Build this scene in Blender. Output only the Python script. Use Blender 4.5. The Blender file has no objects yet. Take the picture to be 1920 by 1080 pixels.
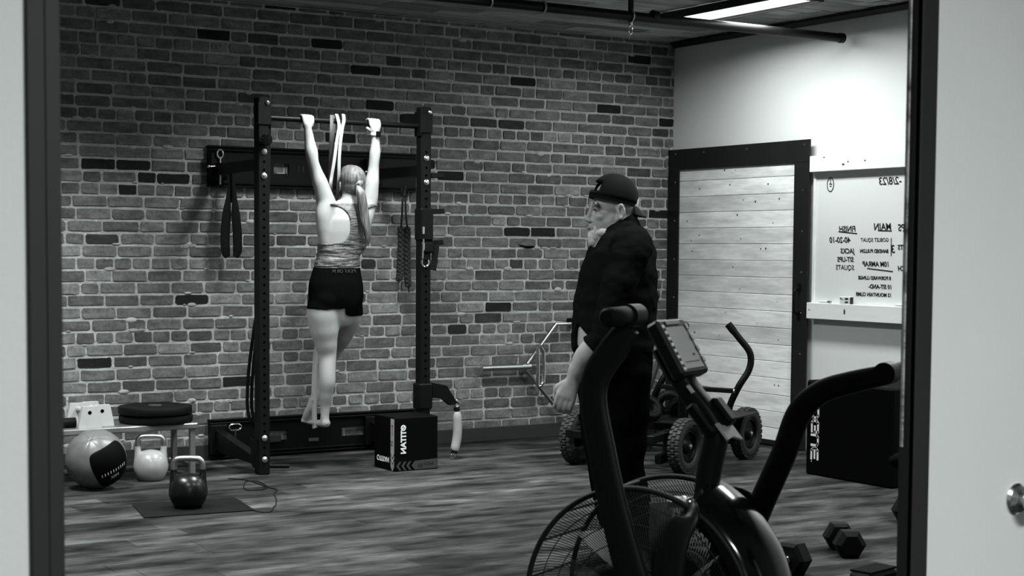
import bpy, bmesh, math, random
from mathutils import Vector, Matrix, noise
V = Vector
R = math.radians
random.seed(7)
S = bpy.context.scene
COL = S.collection

# ---------------------------------------------------------------- camera
cam_data = bpy.data.cameras.new('camera')
cam = bpy.data.objects.new('camera', cam_data)
COL.objects.link(cam)
cam_data.sensor_width = 36.0
cam_data.lens = 2970.0 / 1920.0 * 36.0
cam_data.shift_y = 100.0 / 1920.0
cam_data.clip_start = 0.05
cam.location = (-7.753, -9.988, 1.42)
YAW, TILT, ROLL = R(32.08), math.atan(173 / 2970), R(0.4)
fwv = V((math.sin(YAW), math.cos(YAW), 0)); rtv = V((math.cos(YAW), -math.sin(YAW), 0)); upv = V((0, 0, 1))
Fv = fwv * math.cos(TILT) - upv * math.sin(TILT)
Uv = upv * math.cos(TILT) + fwv * math.sin(TILT)
Rc = rtv * math.cos(ROLL) + Uv * math.sin(ROLL)
Uc = Uv * math.cos(ROLL) - rtv * math.sin(ROLL)
cam.rotation_euler = Matrix((Rc, Uc, -Fv)).transposed().to_euler()
cam_data.dof.use_dof = True
cam_data.dof.focus_distance = 9.6
cam_data.dof.aperture_fstop = 9.0
S.camera = cam

# ---------------------------------------------------------------- world, lights, exposure
S.view_settings.view_transform = 'Standard'
S.view_settings.look = 'None'
S.view_settings.exposure = 0.0
S.view_settings.gamma = 1.0
S.view_settings.use_curve_mapping = False
w = bpy.data.worlds.new('world'); S.world = w; w.use_nodes = True
w.node_tree.nodes['Background'].inputs[0].default_value = (0.9, 1.0, 0.98, 1)
w.node_tree.nodes['Background'].inputs[1].default_value = 0.006

def area_light(name, loc, sx, sy, power, spread, rot=(0, 0, 0)):
    l = bpy.data.lights.new(name, 'AREA'); l.shape = 'RECTANGLE'; l.size = sx; l.size_y = sy
    l.energy = power; l.color = (0.97, 1.0, 0.99); l.spread = R(spread)
    o = bpy.data.objects.new(name, l); o.location = loc; o.rotation_euler = rot; COL.objects.link(o); return o
# ceiling fixtures of the gym: x, y centre, width, length, power
FIX = [(-0.87, -1.80, 44), (-3.3, -1.80, 98), (-5.75, -1.80, 105),
       (-0.87, -4.3, 85), (-3.3, -4.9, 40), (-5.75, -4.6, 60)]
for x, y, p in FIX:
    area_light('ceiling_lamp_light', (x, y, 3.003), 0.30, 1.22, p, 168 if x > -1 else 128 if y > -3 else 140)
area_light('hall_lamp_light', (-6.1, -10.5, 2.88), 1.2, 0.6, 190, 170)

# ---------------------------------------------------------------- mesh helpers
ORG = {}
class MB:
    """collects geometry; build() links it as ONE object"""
    def __init__(s): s.v = []; s.f = []; s.m = []; s.t = []; s.cm = 0; s.ct = 0.5
    def add(s, vs, fs):
        o = len(s.v); s.v += [tuple(v) for v in vs]
        for f in fs: s.f.append([i + o for i in f]); s.m.append(s.cm); s.t.append(s.ct)
        return s
    def box(s, c, size, rot=None, bev=0.0):
        hx, hy, hz = size[0] / 2, size[1] / 2, size[2] / 2
        M = rot if rot else Matrix.Identity(3); c = V(c)
        if bev > 0:
            b = min(bev, hx * .9, hy * .9, hz * .9); vs = []; idx = {}
            for a in (-1, 1):
                for d in (-1, 1):
                    for e in (-1, 1):
                        for k in range(3):
                            p = [a * (hx - b), d * (hy - b), e * (hz - b)]; p[k] = (a, d, e)[k] * (hx, hy, hz)[k]
                            idx[(a, d, e, k)] = len(vs); vs.append(c + M @ V(p))
            fs = []
            for k in range(3):
                for sg in (-1, 1):
                    q = []
                    for u, w_ in ((-1, -1), (1, -1), (1, 1), (-1, 1)):
                        t = [0, 0, 0]; t[k] = sg; t[(k + 1) % 3] = u; t[(k + 2) % 3] = w_; q.append(idx[(*t, k)])
                    fs.append(q if sg > 0 else q[::-1])
            for k in range(3):
                i, j = (k + 1) % 3, (k + 2) % 3
                for a in (-1, 1):
                    for d in (-1, 1):
                        t = [0, 0, 0]; t[i] = a; t[j] = d; t2 = list(t); t[k] = -1; t2[k] = 1
                        q = [idx[(*t, i)], idx[(*t2, i)], idx[(*t2, j)], idx[(*t, j)]]
                        fs.append(q if a * d < 0 else q[::-1])
            for a in (-1, 1):
                for d in (-1, 1):
                    for e in (-1, 1):
                        q = [idx[(a, d, e, k)] for k in range(3)]
                        fs.append(q if a * d * e > 0 else q[::-1])
            return s.add(vs, fs)
        vs = [c + M @ V((a * hx, d * hy, e * hz)) for a in (-1, 1) for d in (-1, 1) for e in (-1, 1)]
        return s.add(vs, [(0, 1, 3, 2), (4, 6, 7, 5), (0, 4, 5, 1), (2, 3, 7, 6), (0, 2, 6, 4), (1, 5, 7, 3)])
    def bar(s, p0, p1, wd, ht, side=None, bev=0.0):
        """rectangular bar from p0 to p1, wd along 'side'"""
        p0 = V(p0); p1 = V(p1); t = (p1 - p0); L = t.length; t.normalize()
        sd = V(side) if side else (V((0, 0, 1)).cross(t) if abs(t.z) < .95 else V((1, 0, 0)))
        sd = (sd - t * sd.dot(t)).normalized(); u = t.cross(sd)
        return s.box((p0 + p1) / 2, (L, wd, ht), Matrix((t, sd, u)).transposed(), bev)
    def tube(s, pts, r, n=12, closed=False, flat=None, side=None, sub=0):
        pts = [V(p) for p in pts]
        if sub:
            q = []; N = len(pts)
            for i in range(N if closed else N - 1):
                a = pts[(i - 1) % N] if (closed or i) else pts[0]; b = pts[i]; c = pts[(i + 1) % N]
                d = pts[(i + 2) % N] if (closed or i + 2 < N) else pts[-1]
                for k in range(sub):
                    t = k / sub
                    q.append(.5 * ((2 * b) + (c - a) * t + (2 * a - 5 * b + 4 * c - d) * t * t + (3 * b - a - 3 * c + d) * t ** 3))
            if not closed: q.append(pts[-1])
            if isinstance(r, (list, tuple)):
                rr = []
                for i in range(len(q)):
                    x = i / sub; j = min(int(x), len(r) - 2); f = x - j; rr.append(r[j] * (1 - f) + r[j + 1] * f)
                r = rr
            pts = q
        N = len(pts); rr = r if isinstance(r, (list, tuple)) else [r] * N
        vs = []; prev = V(side) if side else None
        for i in range(N):
            a = pts[(i - 1) % N] if (closed or i) else pts[i]; b = pts[(i + 1) % N] if (closed or i < N - 1) else pts[i]
            t = (b - a).normalized()
            if prev is None: prev = t.orthogonal()
            sd = side and V(side) or prev
            sd = (sd - t * sd.dot(t))
            if sd.length < 1e-6: sd = t.orthogonal()
            sd.normalize(); prev = sd; u = t.cross(sd)
            fr = flat if flat else 1.0
            for k in range(n):
                an = 2 * math.pi * k / n
                vs.append(pts[i] + sd * (math.cos(an) * rr[i]) + u * (math.sin(an) * rr[i] * fr))
        fs = []
        for i in range(N if closed else N - 1):
            for k in range(n):
                a = i * n + k; b = i * n + (k + 1) % n; c = ((i + 1) % N) * n + (k + 1) % n; d = ((i + 1) % N) * n + k
                fs.append((a, b, c, d))
        if not closed: fs += [tuple(range(n))[::-1], tuple((N - 1) * n + k for k in range(n))]
        return s.add(vs, fs)
    def cyl(s, p0, p1, r, r1=None, n=24): return s.tube([p0, p1], [r, r if r1 is None else r1], n)
    def lathe(s, c, axis, prof, n=32, start=None):
        """prof: (radius, height along axis) open polyline"""
        c = V(c); ax = V(axis).normalized(); u = V(start).normalized() if start else ax.orthogonal().normalized(); w_ = ax.cross(u)
        vs = []; fs = []; P = len(prof)
        for (r, h) in prof:
            for k in range(n):
                an = 2 * math.pi * k / n; vs.append(c + ax * h + (u * math.cos(an) + w_ * math.sin(an)) * max(r, 1e-5))
        for i in range(P - 1):
            for k in range(n): fs.append((i * n + k, i * n + (k + 1) % n, (i + 1) * n + (k + 1) % n, (i + 1) * n + k))
        return s.add(vs, fs)
    def ball(s, c, r, n=16, M=None):
        c = V(c); r = (r, r, r) if isinstance(r, (int, float)) else r; M = M or Matrix.Identity(3)
        vs = []; fs = []; m = n // 2
        for i in range(m + 1):
            th = math.pi * i / m
            for k in range(n):
                ph = 2 * math.pi * k / n
                vs.append(c + M @ V((r[0] * math.sin(th) * math.cos(ph), r[1] * math.sin(th) * math.sin(ph), r[2] * math.cos(th))))
        for i in range(m):
            for k in range(n): fs.append((i * n + k, (i + 1) * n + k, (i + 1) * n + (k + 1) % n, i * n + (k + 1) % n))
        return s.add(vs, fs)
    def prism(s, poly, d):
        """poly: 3-D points of a planar outline; d: extrusion vector"""
        n = len(poly); d = V(d); vs = [V(p) for p in poly] + [V(p) + d for p in poly]
        fs = [tuple(range(n))[::-1], tuple(range(n, 2 * n))] + [(k, (k + 1) % n, n + (k + 1) % n, n + k) for k in range(n)]
        return s.add(vs, fs)
    def build(s, name, mat, parent=None, smooth=True, angle=35, kind=None, label=None, sides=True, clean=True):
        vs = [V(v) for v in s.v]
        lo = V([min(v[i] for v in vs) for i in range(3)]); hi = V([max(v[i] for v in vs) for i in range(3)])
        c = (lo + hi) / 2
        if parent is None: c.z = lo.z
        me = bpy.data.meshes.new(name)
        me.from_pydata([v - c for v in vs], [], s.f)
        mats = mat if isinstance(mat, list) else [mat]
        for m in mats: me.materials.append(m)
        if len(mats) > 1: me.polygons.foreach_set('material_index', s.m)
        if len(set(s.t)) > 1 or s.t[0] != .5:
            at = me.attributes.new('tone', 'FLOAT', 'FACE'); at.data.foreach_set('value', s.t)
        if clean:
            bm = bmesh.new(); bm.from_mesh(me); bmesh.ops.remove_doubles(bm, verts=bm.verts, dist=1e-5)
            bmesh.ops.recalc_face_normals(bm, faces=bm.faces); bm.to_mesh(me); bm.free()
        if smooth:
            me.polygons.foreach_set('use_smooth', [True] * len(me.polygons)); me.set_sharp_from_angle(angle=R(angle))
        return link(name, me, c, parent, kind, label)

def link(name, me, c, parent=None, kind=None, label=None):
    o = bpy.data.objects.new(name, me); COL.objects.link(o)
    if parent: o.parent = parent; o.location = V(c) - ORG[parent.name]
    else: o.location = c
    ORG[o.name] = V(c)
    if kind: o['kind'] = kind
    if label: o['label'] = label
    return o
def thing(name, loc, label, cat, group=None):
    o = bpy.data.objects.new(name, None); o.empty_display_size = .1; COL.objects.link(o); o.location = loc; ORG[o.name] = V(loc)
    return tag(o, label, cat, group)
def tag(o, label, cat, group=None):
    o['label'] = label; o['category'] = cat
    if group: o['group'] = group
    return o

# ---------------------------------------------------------------- materials
def mat(name, col, rough=.5, metal=0.0, var=0.0, vscale=(8, 8, 8), bump=0.0, bscale=60, spec=.5, emit=0, tone=False, coat=0, var2=None, bdist=.004):
    m = bpy.data.materials.new(name); m.use_nodes = True; nt = m.node_tree; N = nt.nodes; L = nt.links
    b = N['Principled BSDF']; c = (col, col, col) if isinstance(col, (int, float)) else col
    if isinstance(col, (int, float)): c = (col * .965, col, col * .99)
    b.inputs['Base Color'].default_value = (*c, 1); b.inputs['Roughness'].default_value = rough
    b.inputs['Metallic'].default_value = metal; b.inputs['Specular IOR Level'].default_value = spec
    b.inputs['Coat Weight'].default_value = coat
    if emit:
        b.inputs['Emission Color'].default_value = (*c, 1); b.inputs['Emission Strength'].default_value = emit
    tc = N.new('ShaderNodeNewGeometry')
    cur = None
    if var or var2:
        cur = N.new('ShaderNodeValue'); cur.outputs[0].default_value = 1; cur = cur.outputs[0]
        for (amt, sc, det) in ([(var, vscale, 4)] if var else []) + (var2 or []):
            mp = N.new('ShaderNodeMapping'); mp.inputs['Scale'].default_value = sc; L.new(tc.outputs['Position'], mp.inputs[0])
            nz = N.new('ShaderNodeTexNoise'); nz.inputs['Scale'].default_value = 1; nz.inputs['Detail'].default_value = det; L.new(mp.outputs[0], nz.inputs[0])
            mr = N.new('ShaderNodeMapRange'); mr.inputs['From Min'].default_value = .3; mr.inputs['From Max'].default_value = .7
            mr.inputs['To Min'].default_value = 1 - amt; mr.inputs['To Max'].default_value = 1 + amt; L.new(nz.outputs[0], mr.inputs[0])
            mu = N.new('ShaderNodeMath'); mu.operation = 'MULTIPLY'; L.new(cur, mu.inputs[0]); L.new(mr.outputs[0], mu.inputs[1]); cur = mu.outputs[0]
    if tone:
        at = N.new('ShaderNodeAttribute'); at.attribute_name = 'tone'
        if cur is None: cur = at.outputs['Fac']
        else:
            mu = N.new('ShaderNodeMath'); mu.operation = 'MULTIPLY'; L.new(cur, mu.inputs[0]); L.new(at.outputs['Fac'], mu.inputs[1]); cur = mu.outputs[0]
    if cur is not None:
        vm = N.new('ShaderNodeVectorMath'); vm.operation = 'SCALE'; vm.inputs[0].default_value = c; L.new(cur, vm.inputs['Scale']); L.new(vm.outputs[0], b.inputs['Base Color'])
    if bump:
        mp = N.new('ShaderNodeMapping'); bs = bscale if isinstance(bscale, tuple) else (bscale,) * 3
        mp.inputs['Scale'].default_value = bs; L.new(tc.outputs['Position'], mp.inputs[0])
        nz = N.new('ShaderNodeTexNoise'); nz.inputs['Scale'].default_value = 1; nz.inputs['Detail'].default_value = 5; L.new(mp.outputs[0], nz.inputs[0])
        bp = N.new('ShaderNodeBump'); bp.inputs['Strength'].default_value = bump; bp.inputs['Distance'].default_value = bdist
        L.new(nz.outputs[0], bp.inputs['Height']); L.new(bp.outputs[0], b.inputs['Normal'])
    return m
M = {}
M['brick'] = mat('brick', .13, .85, var=.36, vscale=(9, 9, 22), bump=.8, bscale=45, tone=True, var2=[(.22, (60, 60, 60), 3)], spec=.25)
M['mortar'] = mat('mortar', .37, .9, var=.22, vscale=(6, 6, 9), bump=1.0, bscale=40, var2=[(.15, (50, 50, 50), 4)], spec=.2, bdist=.01)
M['wall'] = mat('painted_wall', .74, .7, var=.02, vscale=(2, 2, 2), bump=.1, bscale=120)
M['wall_hall'] = mat('hall_wall_paint', .70, .6, var=.02, vscale=(3, 3, 3), bump=.15, bscale=90)
M['floor'] = mat('floor_vinyl_wood', .034, .6, var=.8, vscale=(3.0, 8, 1), tone=True, var2=[(.4, (7, 50, 1), 4), (.45, (1.0, 3.5, 1), 2)], bump=.12, bscale=(6, 70, 1), spec=.03)
M['under'] = mat('dark_gap', .02, .9)
M['ceil'] = mat('ceiling_boards', .28, .75, var=.35, vscale=(2.5, 22, 1), tone=True, bump=.2, bscale=(5, 60, 1), spec=.2)
M['white_wood'] = mat('whitewashed_planks', .85, .7, var=.20, vscale=(1, 2.2, 16), tone=True, var2=[(.10, (2, 8, 70), 4)], bump=.2, bscale=(2, 6, 60), spec=.25)
M['board_white'] = mat('painted_white_board', .80, .6, var=.06, vscale=(1, 2, 12), spec=.3)
M['black_frame'] = mat('black_painted_steel', .010, .5, var=.2, vscale=(4, 4, 4), spec=.25)
M['casing'] = mat('dark_grey_casing', .022, .55, spec=.25)
M['black'] = mat('black_powder_coat', .003, .45, spec=.13, bump=.1, bscale=300, bdist=.001)
M['black_gloss'] = mat('black_gloss_plastic', .003, .12, spec=.45)
M['rubber'] = mat('black_rubber', .004, .6, spec=.10)
M['vinyl'] = mat('black_vinyl', .002, .6, spec=.04)
M['strap'] = mat('black_webbing', .003, .8, spec=.15)
M['chrome'] = mat('chrome', .75, .18, metal=1)
M['steel'] = mat('brushed_steel', .38, .35, metal=1)
M['zinc'] = mat('zinc_bolt', .62, .3, metal=1, bump=.3, bscale=200, bdist=.001)
M['skin_w'] = mat('skin_light', .28, .5, var=.05, vscale=(12, 12, 12), spec=.4)
M['skin_m'] = mat('skin_tan', .36, .5, var=.12, vscale=(30, 30, 30), spec=.4, bump=.2, bscale=150, bdist=.001)
M['tank'] = mat('heather_with_fold_lights', .07, .5, var=.7, vscale=(170, 170, 200), bump=.7, bscale=(16, 16, 110), bdist=.012, spec=.45, var2=[(.45, (22, 22, 120), 4)])  # heather speckle, plus crinkle highlights painted in as fine horizontal streaks
M['black_cloth'] = mat('black_cloth', .003, .9, spec=.0, bump=.3, bscale=18, bdist=.01)
M['jacket'] = mat('black_jacket', .007, .85, spec=.0, bump=.5, bscale=(14, 14, 26), bdist=.012)
M['hair'] = mat('dark_blond_hair', .10, .5, var=.7, vscale=(70, 70, 8), spec=.4, bump=.6, bscale=(160, 160, 14), bdist=.003)
M['beard'] = mat('grey_beard', .55, .8, var=.35, vscale=(120, 120, 60), bump=.8, bscale=(200, 200, 90), bdist=.003)
M['dark_hair'] = mat('brow_hair', .05, .8)
M['eye'] = mat('eye_dark', .02, .2)
M['white'] = mat('white_plastic', .72, .45)
M['white_gloss'] = mat('white_enamel', .27, .3, var=.06, vscale=(25, 25, 25), coat=.3)
M['silver_vinyl'] = mat('silver_vinyl', .11, .38, var=.12, vscale=(9, 9, 9), bump=.3, bscale=14, bdist=.01)
M['print_grey'] = mat('grey_print', .30, .6)
M['print_dark'] = mat('dark_grey_print', .035, .6)
M['print_white'] = mat('white_print', .75, .6)
M['ink'] = mat('marker_ink', .006, .6)
M['whiteboard'] = mat('whiteboard_enamel', .76, .25, spec=.4)
M['bench'] = mat('galvanised_bench', .22, .38, metal=.7, var=.2, vscale=(6, 6, 6))
M['white_timber'] = mat('painted_white_timber', .40, .65, var=.06, vscale=(10, 10, 10))
M['dim_timber'] = mat('dim_timber', .4, .7)
M['band_white'] = mat('pale_latex_band', .40, .6)
M['band_grey'] = mat('grey_latex_band', .05, .6)
M['screen'] = mat('lcd_screen', .42, .25)
M['sleeve'] = mat('pale_foam_sleeve', .30, .8, var=.12, vscale=(14, 14, 14), bump=.4, bscale=30, bdist=.006)
M['wire'] = mat('black_wire', .006, .7, spec=.1)
M['kettle_black'] = mat('black_enamel', .004, .3, spec=.3)
M['glow'] = mat('lamp_diffuser', .9, .4, emit=2.5)
M['rope'] = mat('black_flecked_rope', .012, .8, var=.9, vscale=(160, 160, 160), bump=.8, bscale=140, bdist=.003)
M['door_glints'] = mat('strike_edge_painted_glints', .9, .25, metal=.9, var=.8, vscale=(1, 1, 22), bump=.6, bscale=(3, 3, 30), bdist=.01)  # banded colour paints the bright dashes of light hitting the metal edge

# ---------------------------------------------------------------- text helper
def text(name, s, o, xd, yd, size, m, parent, label=None, ext=.0006, shear=0.0, weight=0.0):
    """flat lettering: o = baseline start, xd/yd = directions (may be mirrored)"""
    cu = bpy.data.curves.new('txt', 'FONT'); cu.body = s; cu.size = size; cu.extrude = ext; cu.shear = shear; cu.offset = weight; cu.resolution_u = 3
    t = bpy.data.objects.new('txt', cu); COL.objects.link(t)
    me = bpy.data.meshes.new_from_object(t.evaluated_get(bpy.context.evaluated_depsgraph_get()))
    if any(abs(v.co.y) > size * 1.6 or v.co.x > size * len(s) * 1.3 for v in me.vertices):     # a glyph whose offset outline went astray
        cu.offset = 0; me = bpy.data.meshes.new_from_object(t.evaluated_get(bpy.context.evaluated_depsgraph_get()))
    bpy.data.objects.remove(t); xd = V(xd).normalized(); yd = V(yd).normalized(); nd = xd.cross(yd)
    mb = MB(); mb.add([V(o) + xd * v.co.x + yd * v.co.y + nd * v.co.z for v in me.vertices], [tuple(p.vertices) for p in me.polygons])
    bpy.data.meshes.remove(me)
    return mb.build(name, m, parent, smooth=False, label=label)


# ================================================================ SETTING
ZC = 3.05
XL = -7.62; YD = -7.59
# brick wall: mortar slab plus bricks
bw = MB().box(((XL + 0) / 2, .06, ZC / 2), (0 - XL + .2, .12, ZC)).build('wall_back', M['mortar'], kind='structure', smooth=False)
rb = random.Random(21)
def brick(mb, x0, x1, z0, z1, tone):
    """an irregular brick standing proud of the mortar (front face towards -Y)"""
    y = -rb.uniform(.004, .010); j = lambda a: rb.uniform(-a, a)
    c = rb.uniform(.003, .012)
    pts = [(x0 + c, z0 + j(.002)), ((x0 + x1) / 2 + j(.02), z0 + j(.003)), (x1 - c, z0 + j(.002)), (x1 + j(.002), z0 + c), (x1 + j(.003), z1 - c), (x1 - c, z1 + j(.002)),
           ((x0 + x1) / 2 + j(.02), z1 + j(.003)), (x0 + c, z1 + j(.002)), (x0 + j(.003), z1 - c), (x0 + j(.002), z0 + c)]
    n = len(pts); cx = (x0 + x1) / 2; cz = (z0 + z1) / 2; k = .003
    vs = [V((p[0] - math.copysign(k, p[0] - cx), y + j(.001), p[1] - math.copysign(k, p[1] - cz))) for p in pts] + [V((p[0], .004, p[1])) for p in pts]
    mb.ct = tone
    mb.add(vs, [tuple(range(n))] + [(i, n + i, n + (i + 1) % n, (i + 1) % n) for i in range(n)])
RH = .0793; rest = MB(); cand = []
for r in range(int(ZC / RH) + 1):
    z0 = r * RH + .008; z1 = min(z0 + RH - .0145, ZC - .005)
    if z1 - z0 < .02: continue
    header = r % 6 == 4
    x = XL - rb.uniform(0, .22)
    while x < -.01:
        L = (.112 if header or rb.random() < .10 else .224) * rb.uniform(.95, 1.04)
        if rb.random() < .04: L = .16
        xa = max(x, XL + .002); xb = min(x + L, -.006); q = rb.random()
        tone = rb.uniform(.62, 1.15) if q < .82 else rb.uniform(1.15, 1.6) if q < .92 else rb.uniform(.15, .45) if q < .945 else rb.uniform(.45, .62)
        if xb - xa > .02: cand.append((xa, xb, z0 + rb.uniform(-.002, .002), z1 + rb.uniform(-.002, .002), tone))
        x += L + rb.uniform(.009, .016)
# the plainly black bricks of the photograph, left of the rack and by the corner
BLACKS = [(-4.567,0,1.915), (-4.332,0,1.923), (-4.247,0,1.839), (-4.008,0,1.846), (-4.4,0,1.763), (-3.241,0,3.014), (-3.759,0,2.795), (-2.933,0,2.847), (-2.694,0,2.68), (-2.568,0,2.384), (-2.354,0,2.025), (-3.982,0,1.036), (-4.566,0,0.642), (-3.73,0,0.495), (-2.07,0,1.912), (-1.391,0,2.621), (-1.588,0,2.228), (-1.287,0,1.525), (-1.536,0,1.522), (-0.727,0,2.459), (-0.134,0,2.443), (-0.338,0,2.914), (-0.032,0,1.694), (-1.634,0,1.006), (-2.981,0,2.154), (-2.355,0,2.319)]
def blk(c):
    for p in BLACKS:
        if c[0] <= p[0] <= c[1] and c[2] - .012 <= p[2] <= c[3] + .002: return True
    return False
vis = sorted([c for c in cand if c[0] > -4.86 and not c[3] > 2.9], key=lambda c: c[0])[:298]; vs_ = set(vis)
for c in cand:
    tone = .07 if blk(c) else c[4]
    if c in vs_:
        mb = MB(); brick(mb, c[0], c[1], c[2], c[3], tone); mb.build('brick', M['brick'], bw, smooth=False, clean=False)
    else: brick(rest, c[0], c[1], c[2], c[3], tone)
rest.build('brickwork', M['brick'], bw, smooth=False, kind='stuff', clean=False)
# lumps of pale mortar smeared over some joints
sm = MB()
for i in range(420):
    c = rb.choice(cand); a = rb.uniform(.01, .04)
    sm.ball((rb.uniform(c[0], c[1]), -.004, c[rb.choice((2, 3))]), (a, .006, a * rb.uniform(.25, .5)), 8)
sm.build('mortar_smear', M['mortar'], bw, kind='stuff')

MB().box((.06, -6.2, ZC / 2), (.12, 12.5, ZC)).build('wall_right', M['wall'], kind='structure', smooth=False)
MB().box((XL - .06, -3.8, ZC / 2), (.12, 7.6, ZC)).build('wall_left', mat('bounce_cut_wall', .12, .8), kind='structure', smooth=False)  # unseen side wall, toned dark to cut bounced light on the brick
# wall with the doorway between hall and gym
DL, DR = -7.058, -5.244
wn = MB(); T = .04; yc = YD + T / 2
wn.box(((-10.6 + DL - .05) / 2, yc, ZC / 2), (DL - .05 + 10.6, T, ZC)); wn.box(((DR + .05 + 0) / 2, yc, ZC / 2), (-DR - .05, T, ZC))
wn.box(((DL + DR) / 2, yc, (2.45 + ZC) / 2), (DR - DL + .1, T, ZC - 2.45))
wn.build('wall_front', M['wall_hall'], kind='structure', smooth=False)
wi = MB(); yi = YD + T + .006  # added unseen lining; its dark tone cuts light bouncing back to the brick
wi.box(((XL + DL - .05) / 2, yi, ZC / 2), (DL - .05 - XL, .01, ZC)); wi.box(((DR + .05) / 2, yi, ZC / 2), (-DR - .05, .01, ZC)); wi.box(((DL + DR) / 2, yi, (2.45 + ZC) / 2), (DR - DL + .1, .01, ZC - 2.45))
wi.build('wall_front_added_lining', mat('bounce_cut_lining', .12, .8), kind='structure', smooth=False)
MB().box((-10.66, -10.1, ZC / 2), (.12, 5, ZC)).build('wall_hall_left', M['wall_hall'], kind='structure', smooth=False)
MB().box((-5.3, -12.56, ZC / 2), (10.8, .12, ZC)).build('wall_hall_back', M['wall_hall'], kind='structure', smooth=False)
cs = MB()
for sx, x in ((-1, DL), (1, DR)):
    cs.box((x + sx * .025, YD - .002, 1.215), (.05, .014, 2.43), bev=.002)
    cs.box((x + sx * .012, YD + .012, 1.215), (.024, .046, 2.43), bev=.002)
cs.box(((DL + DR) / 2, YD - .002, 2.425), (DR - DL + .1, .014, .05), bev=.002); cs.box(((DL + DR) / 2, YD + .02, 2.425), (DR - DL, .06, .05))
dj = cs.build('trim_1', M['casing'], kind='structure')
MB().box((DR + .0005, YD + .026, 1.70), (.005, .010, 1.4), bev=.002).build('strike_strip', M['door_glints'], dj, smooth=False, label='glossy metal edge strip with highlight dashes put into its colour')

# floor: base plus single planks
fb = MB().box((-5.3, -6.2, -.03), (10.8, 12.7, .05)).build('floor', M['under'], kind='structure', smooth=False)
rf = random.Random(5); others = MB(); cnt = 0; PW = .182
allp = []
for i in range(int(12.5 / PW) + 1):
    y1 = -i * PW; y0 = y1 - PW + .002; x = (XL if y1 > YD else -10.6) - rf.uniform(0, 1.1)
    lo = XL if y1 > YD else -10.6
    while x < 0:
        L = 1.22; a = max(x, lo); b = min(x + L - .002, 0)
        if b - a > .01: allp.append((a, b, y0, y1, rf.uniform(.6, 1.45)))
        x += L
def plank(mb, p):
    mb.ct = p[4]; mb.box(((p[0] + p[1]) / 2, (p[2] + p[3]) / 2, -.003), (p[1] - p[0], p[3] - p[2], .006), bev=.0012)
for p in allp:
    c = ((p[0] + p[1]) / 2, (p[2] + p[3]) / 2); d = V((c[0], c[1], 0)) - V((-7.75, -9.99, 0)); az = math.degrees(math.atan2(d.x, d.y))
    if p[3] > YD + .1 and 9 < az < 54 and cnt < 298:
        mb = MB(); plank(mb, p); mb.build('floor_plank', M['floor'], fb, smooth=False, clean=False); cnt += 1
    else: plank(others, p)
others.build('planking', M['floor'], fb, smooth=False, kind='stuff', clean=False)

# ceiling of short boards with recessed light strips
cb = MB().box((-5.3, -6.2, ZC + .05), (10.8, 12.7, .08)).build('ceiling', M['under'], kind='structure', smooth=False)
BW = .145; oth = MB(); k = 0
for i in range(int(12.5 / BW) + 1):
    y1 = -i * BW; y0 = y1 - BW + .004; x = -10.6 - rf.uniform(0, .8)
    while x < 0:
        L = rf.uniform(.5, 1.1); a = max(x, -10.6); b = min(x + L - .005, 0)
        if b - a > .01 and y0 > -12.5:
            hit = any(a < fx + .17 and b > fx - .17 and y0 < fy + .63 and y1 > fy - .63 for fx, fy, _ in FIX)
            segs = [(a, b)]
            if hit:
                for fx, fy, _ in FIX:
                    if y0 < fy + .63 and y1 > fy - .63:
                        ns = []
                        for (u, v) in segs:
                            if v <= fx - .17 or u >= fx + .17: ns.append((u, v))
                            else:
                                if u < fx - .17: ns.append((u, fx - .175))
                                if v > fx + .17: ns.append((fx + .175, v))
                        segs = ns
            for (u, v) in segs:
                if v - u < .02: continue
                tn = rf.uniform(.5, 1.5); th = rf.uniform(.006, .012)
                vis_ = u > -4.2 and y1 > -.01 - 2.9 and y1 <= 0
                mb = MB() if vis_ and k < 298 else oth; mb.ct = tn
                mb.box(((u + v) / 2, (y0 + y1) / 2, ZC + .01 - th / 2), (v - u, y1 - y0, th), bev=.002)
                if mb is not oth: mb.build('ceiling_board', M['ceil'], cb, smooth=False, clean=False); k += 1
        x += L
oth.build('boarding', M['ceil'], cb, smooth=False, kind='stuff', clean=False)
MB().prism([(0, 0, ZC), (-.05, 0, ZC), (-.045, 0, ZC - .02), (-.012, 0, ZC - .045), (0, 0, ZC - .045)], (0, YD, 0)).build('trim_2', M['black_frame'], kind='structure')
bb = MB(); bb.box((XL / 2, -.011, .052), (-XL, .014, .104), bev=.003); bb.build('baseboard_back', mat('dark_baseboard', .02, .5), kind='structure')
MB().box((-.008, (YD - 1.62) / 2, .004 + .03), (.012, -YD - 1.62, .06), bev=.003).build('baseboard_right', mat('dark_baseboard_2', .02, .5), kind='structure')

# ceiling fixtures
for i, (x, y, p) in enumerate(FIX):
    lab = ['white ceiling light strip in the boards beside the right wall', 'ceiling light strip above the pull-up rack side of the gym', 'ceiling light strip near the left wall above the bench',
           'rear ceiling light strip along the right wall', 'rear ceiling light strip over the middle of the gym', 'rear ceiling light strip near the left wall'][i]
    t = thing('ceiling_light', (x, y, 3.0), lab, 'ceiling light', 'light strips set in the board ceiling')
    h = MB()
    for sx in (-1, 1): h.box((x + sx * .165, y, 3.022), (.02, 1.26, .05), bev=.003)
    for sy in (-1, 1): h.box((x, y + sy * .62, 3.022), (.31, .02, .05), bev=.003)
    h.build('frame', M['casing'], t)
    MB().box((x, y, 3.02), (.30, 1.22, .012), bev=.004).build('diffuser', M['glow'], t)

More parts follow.
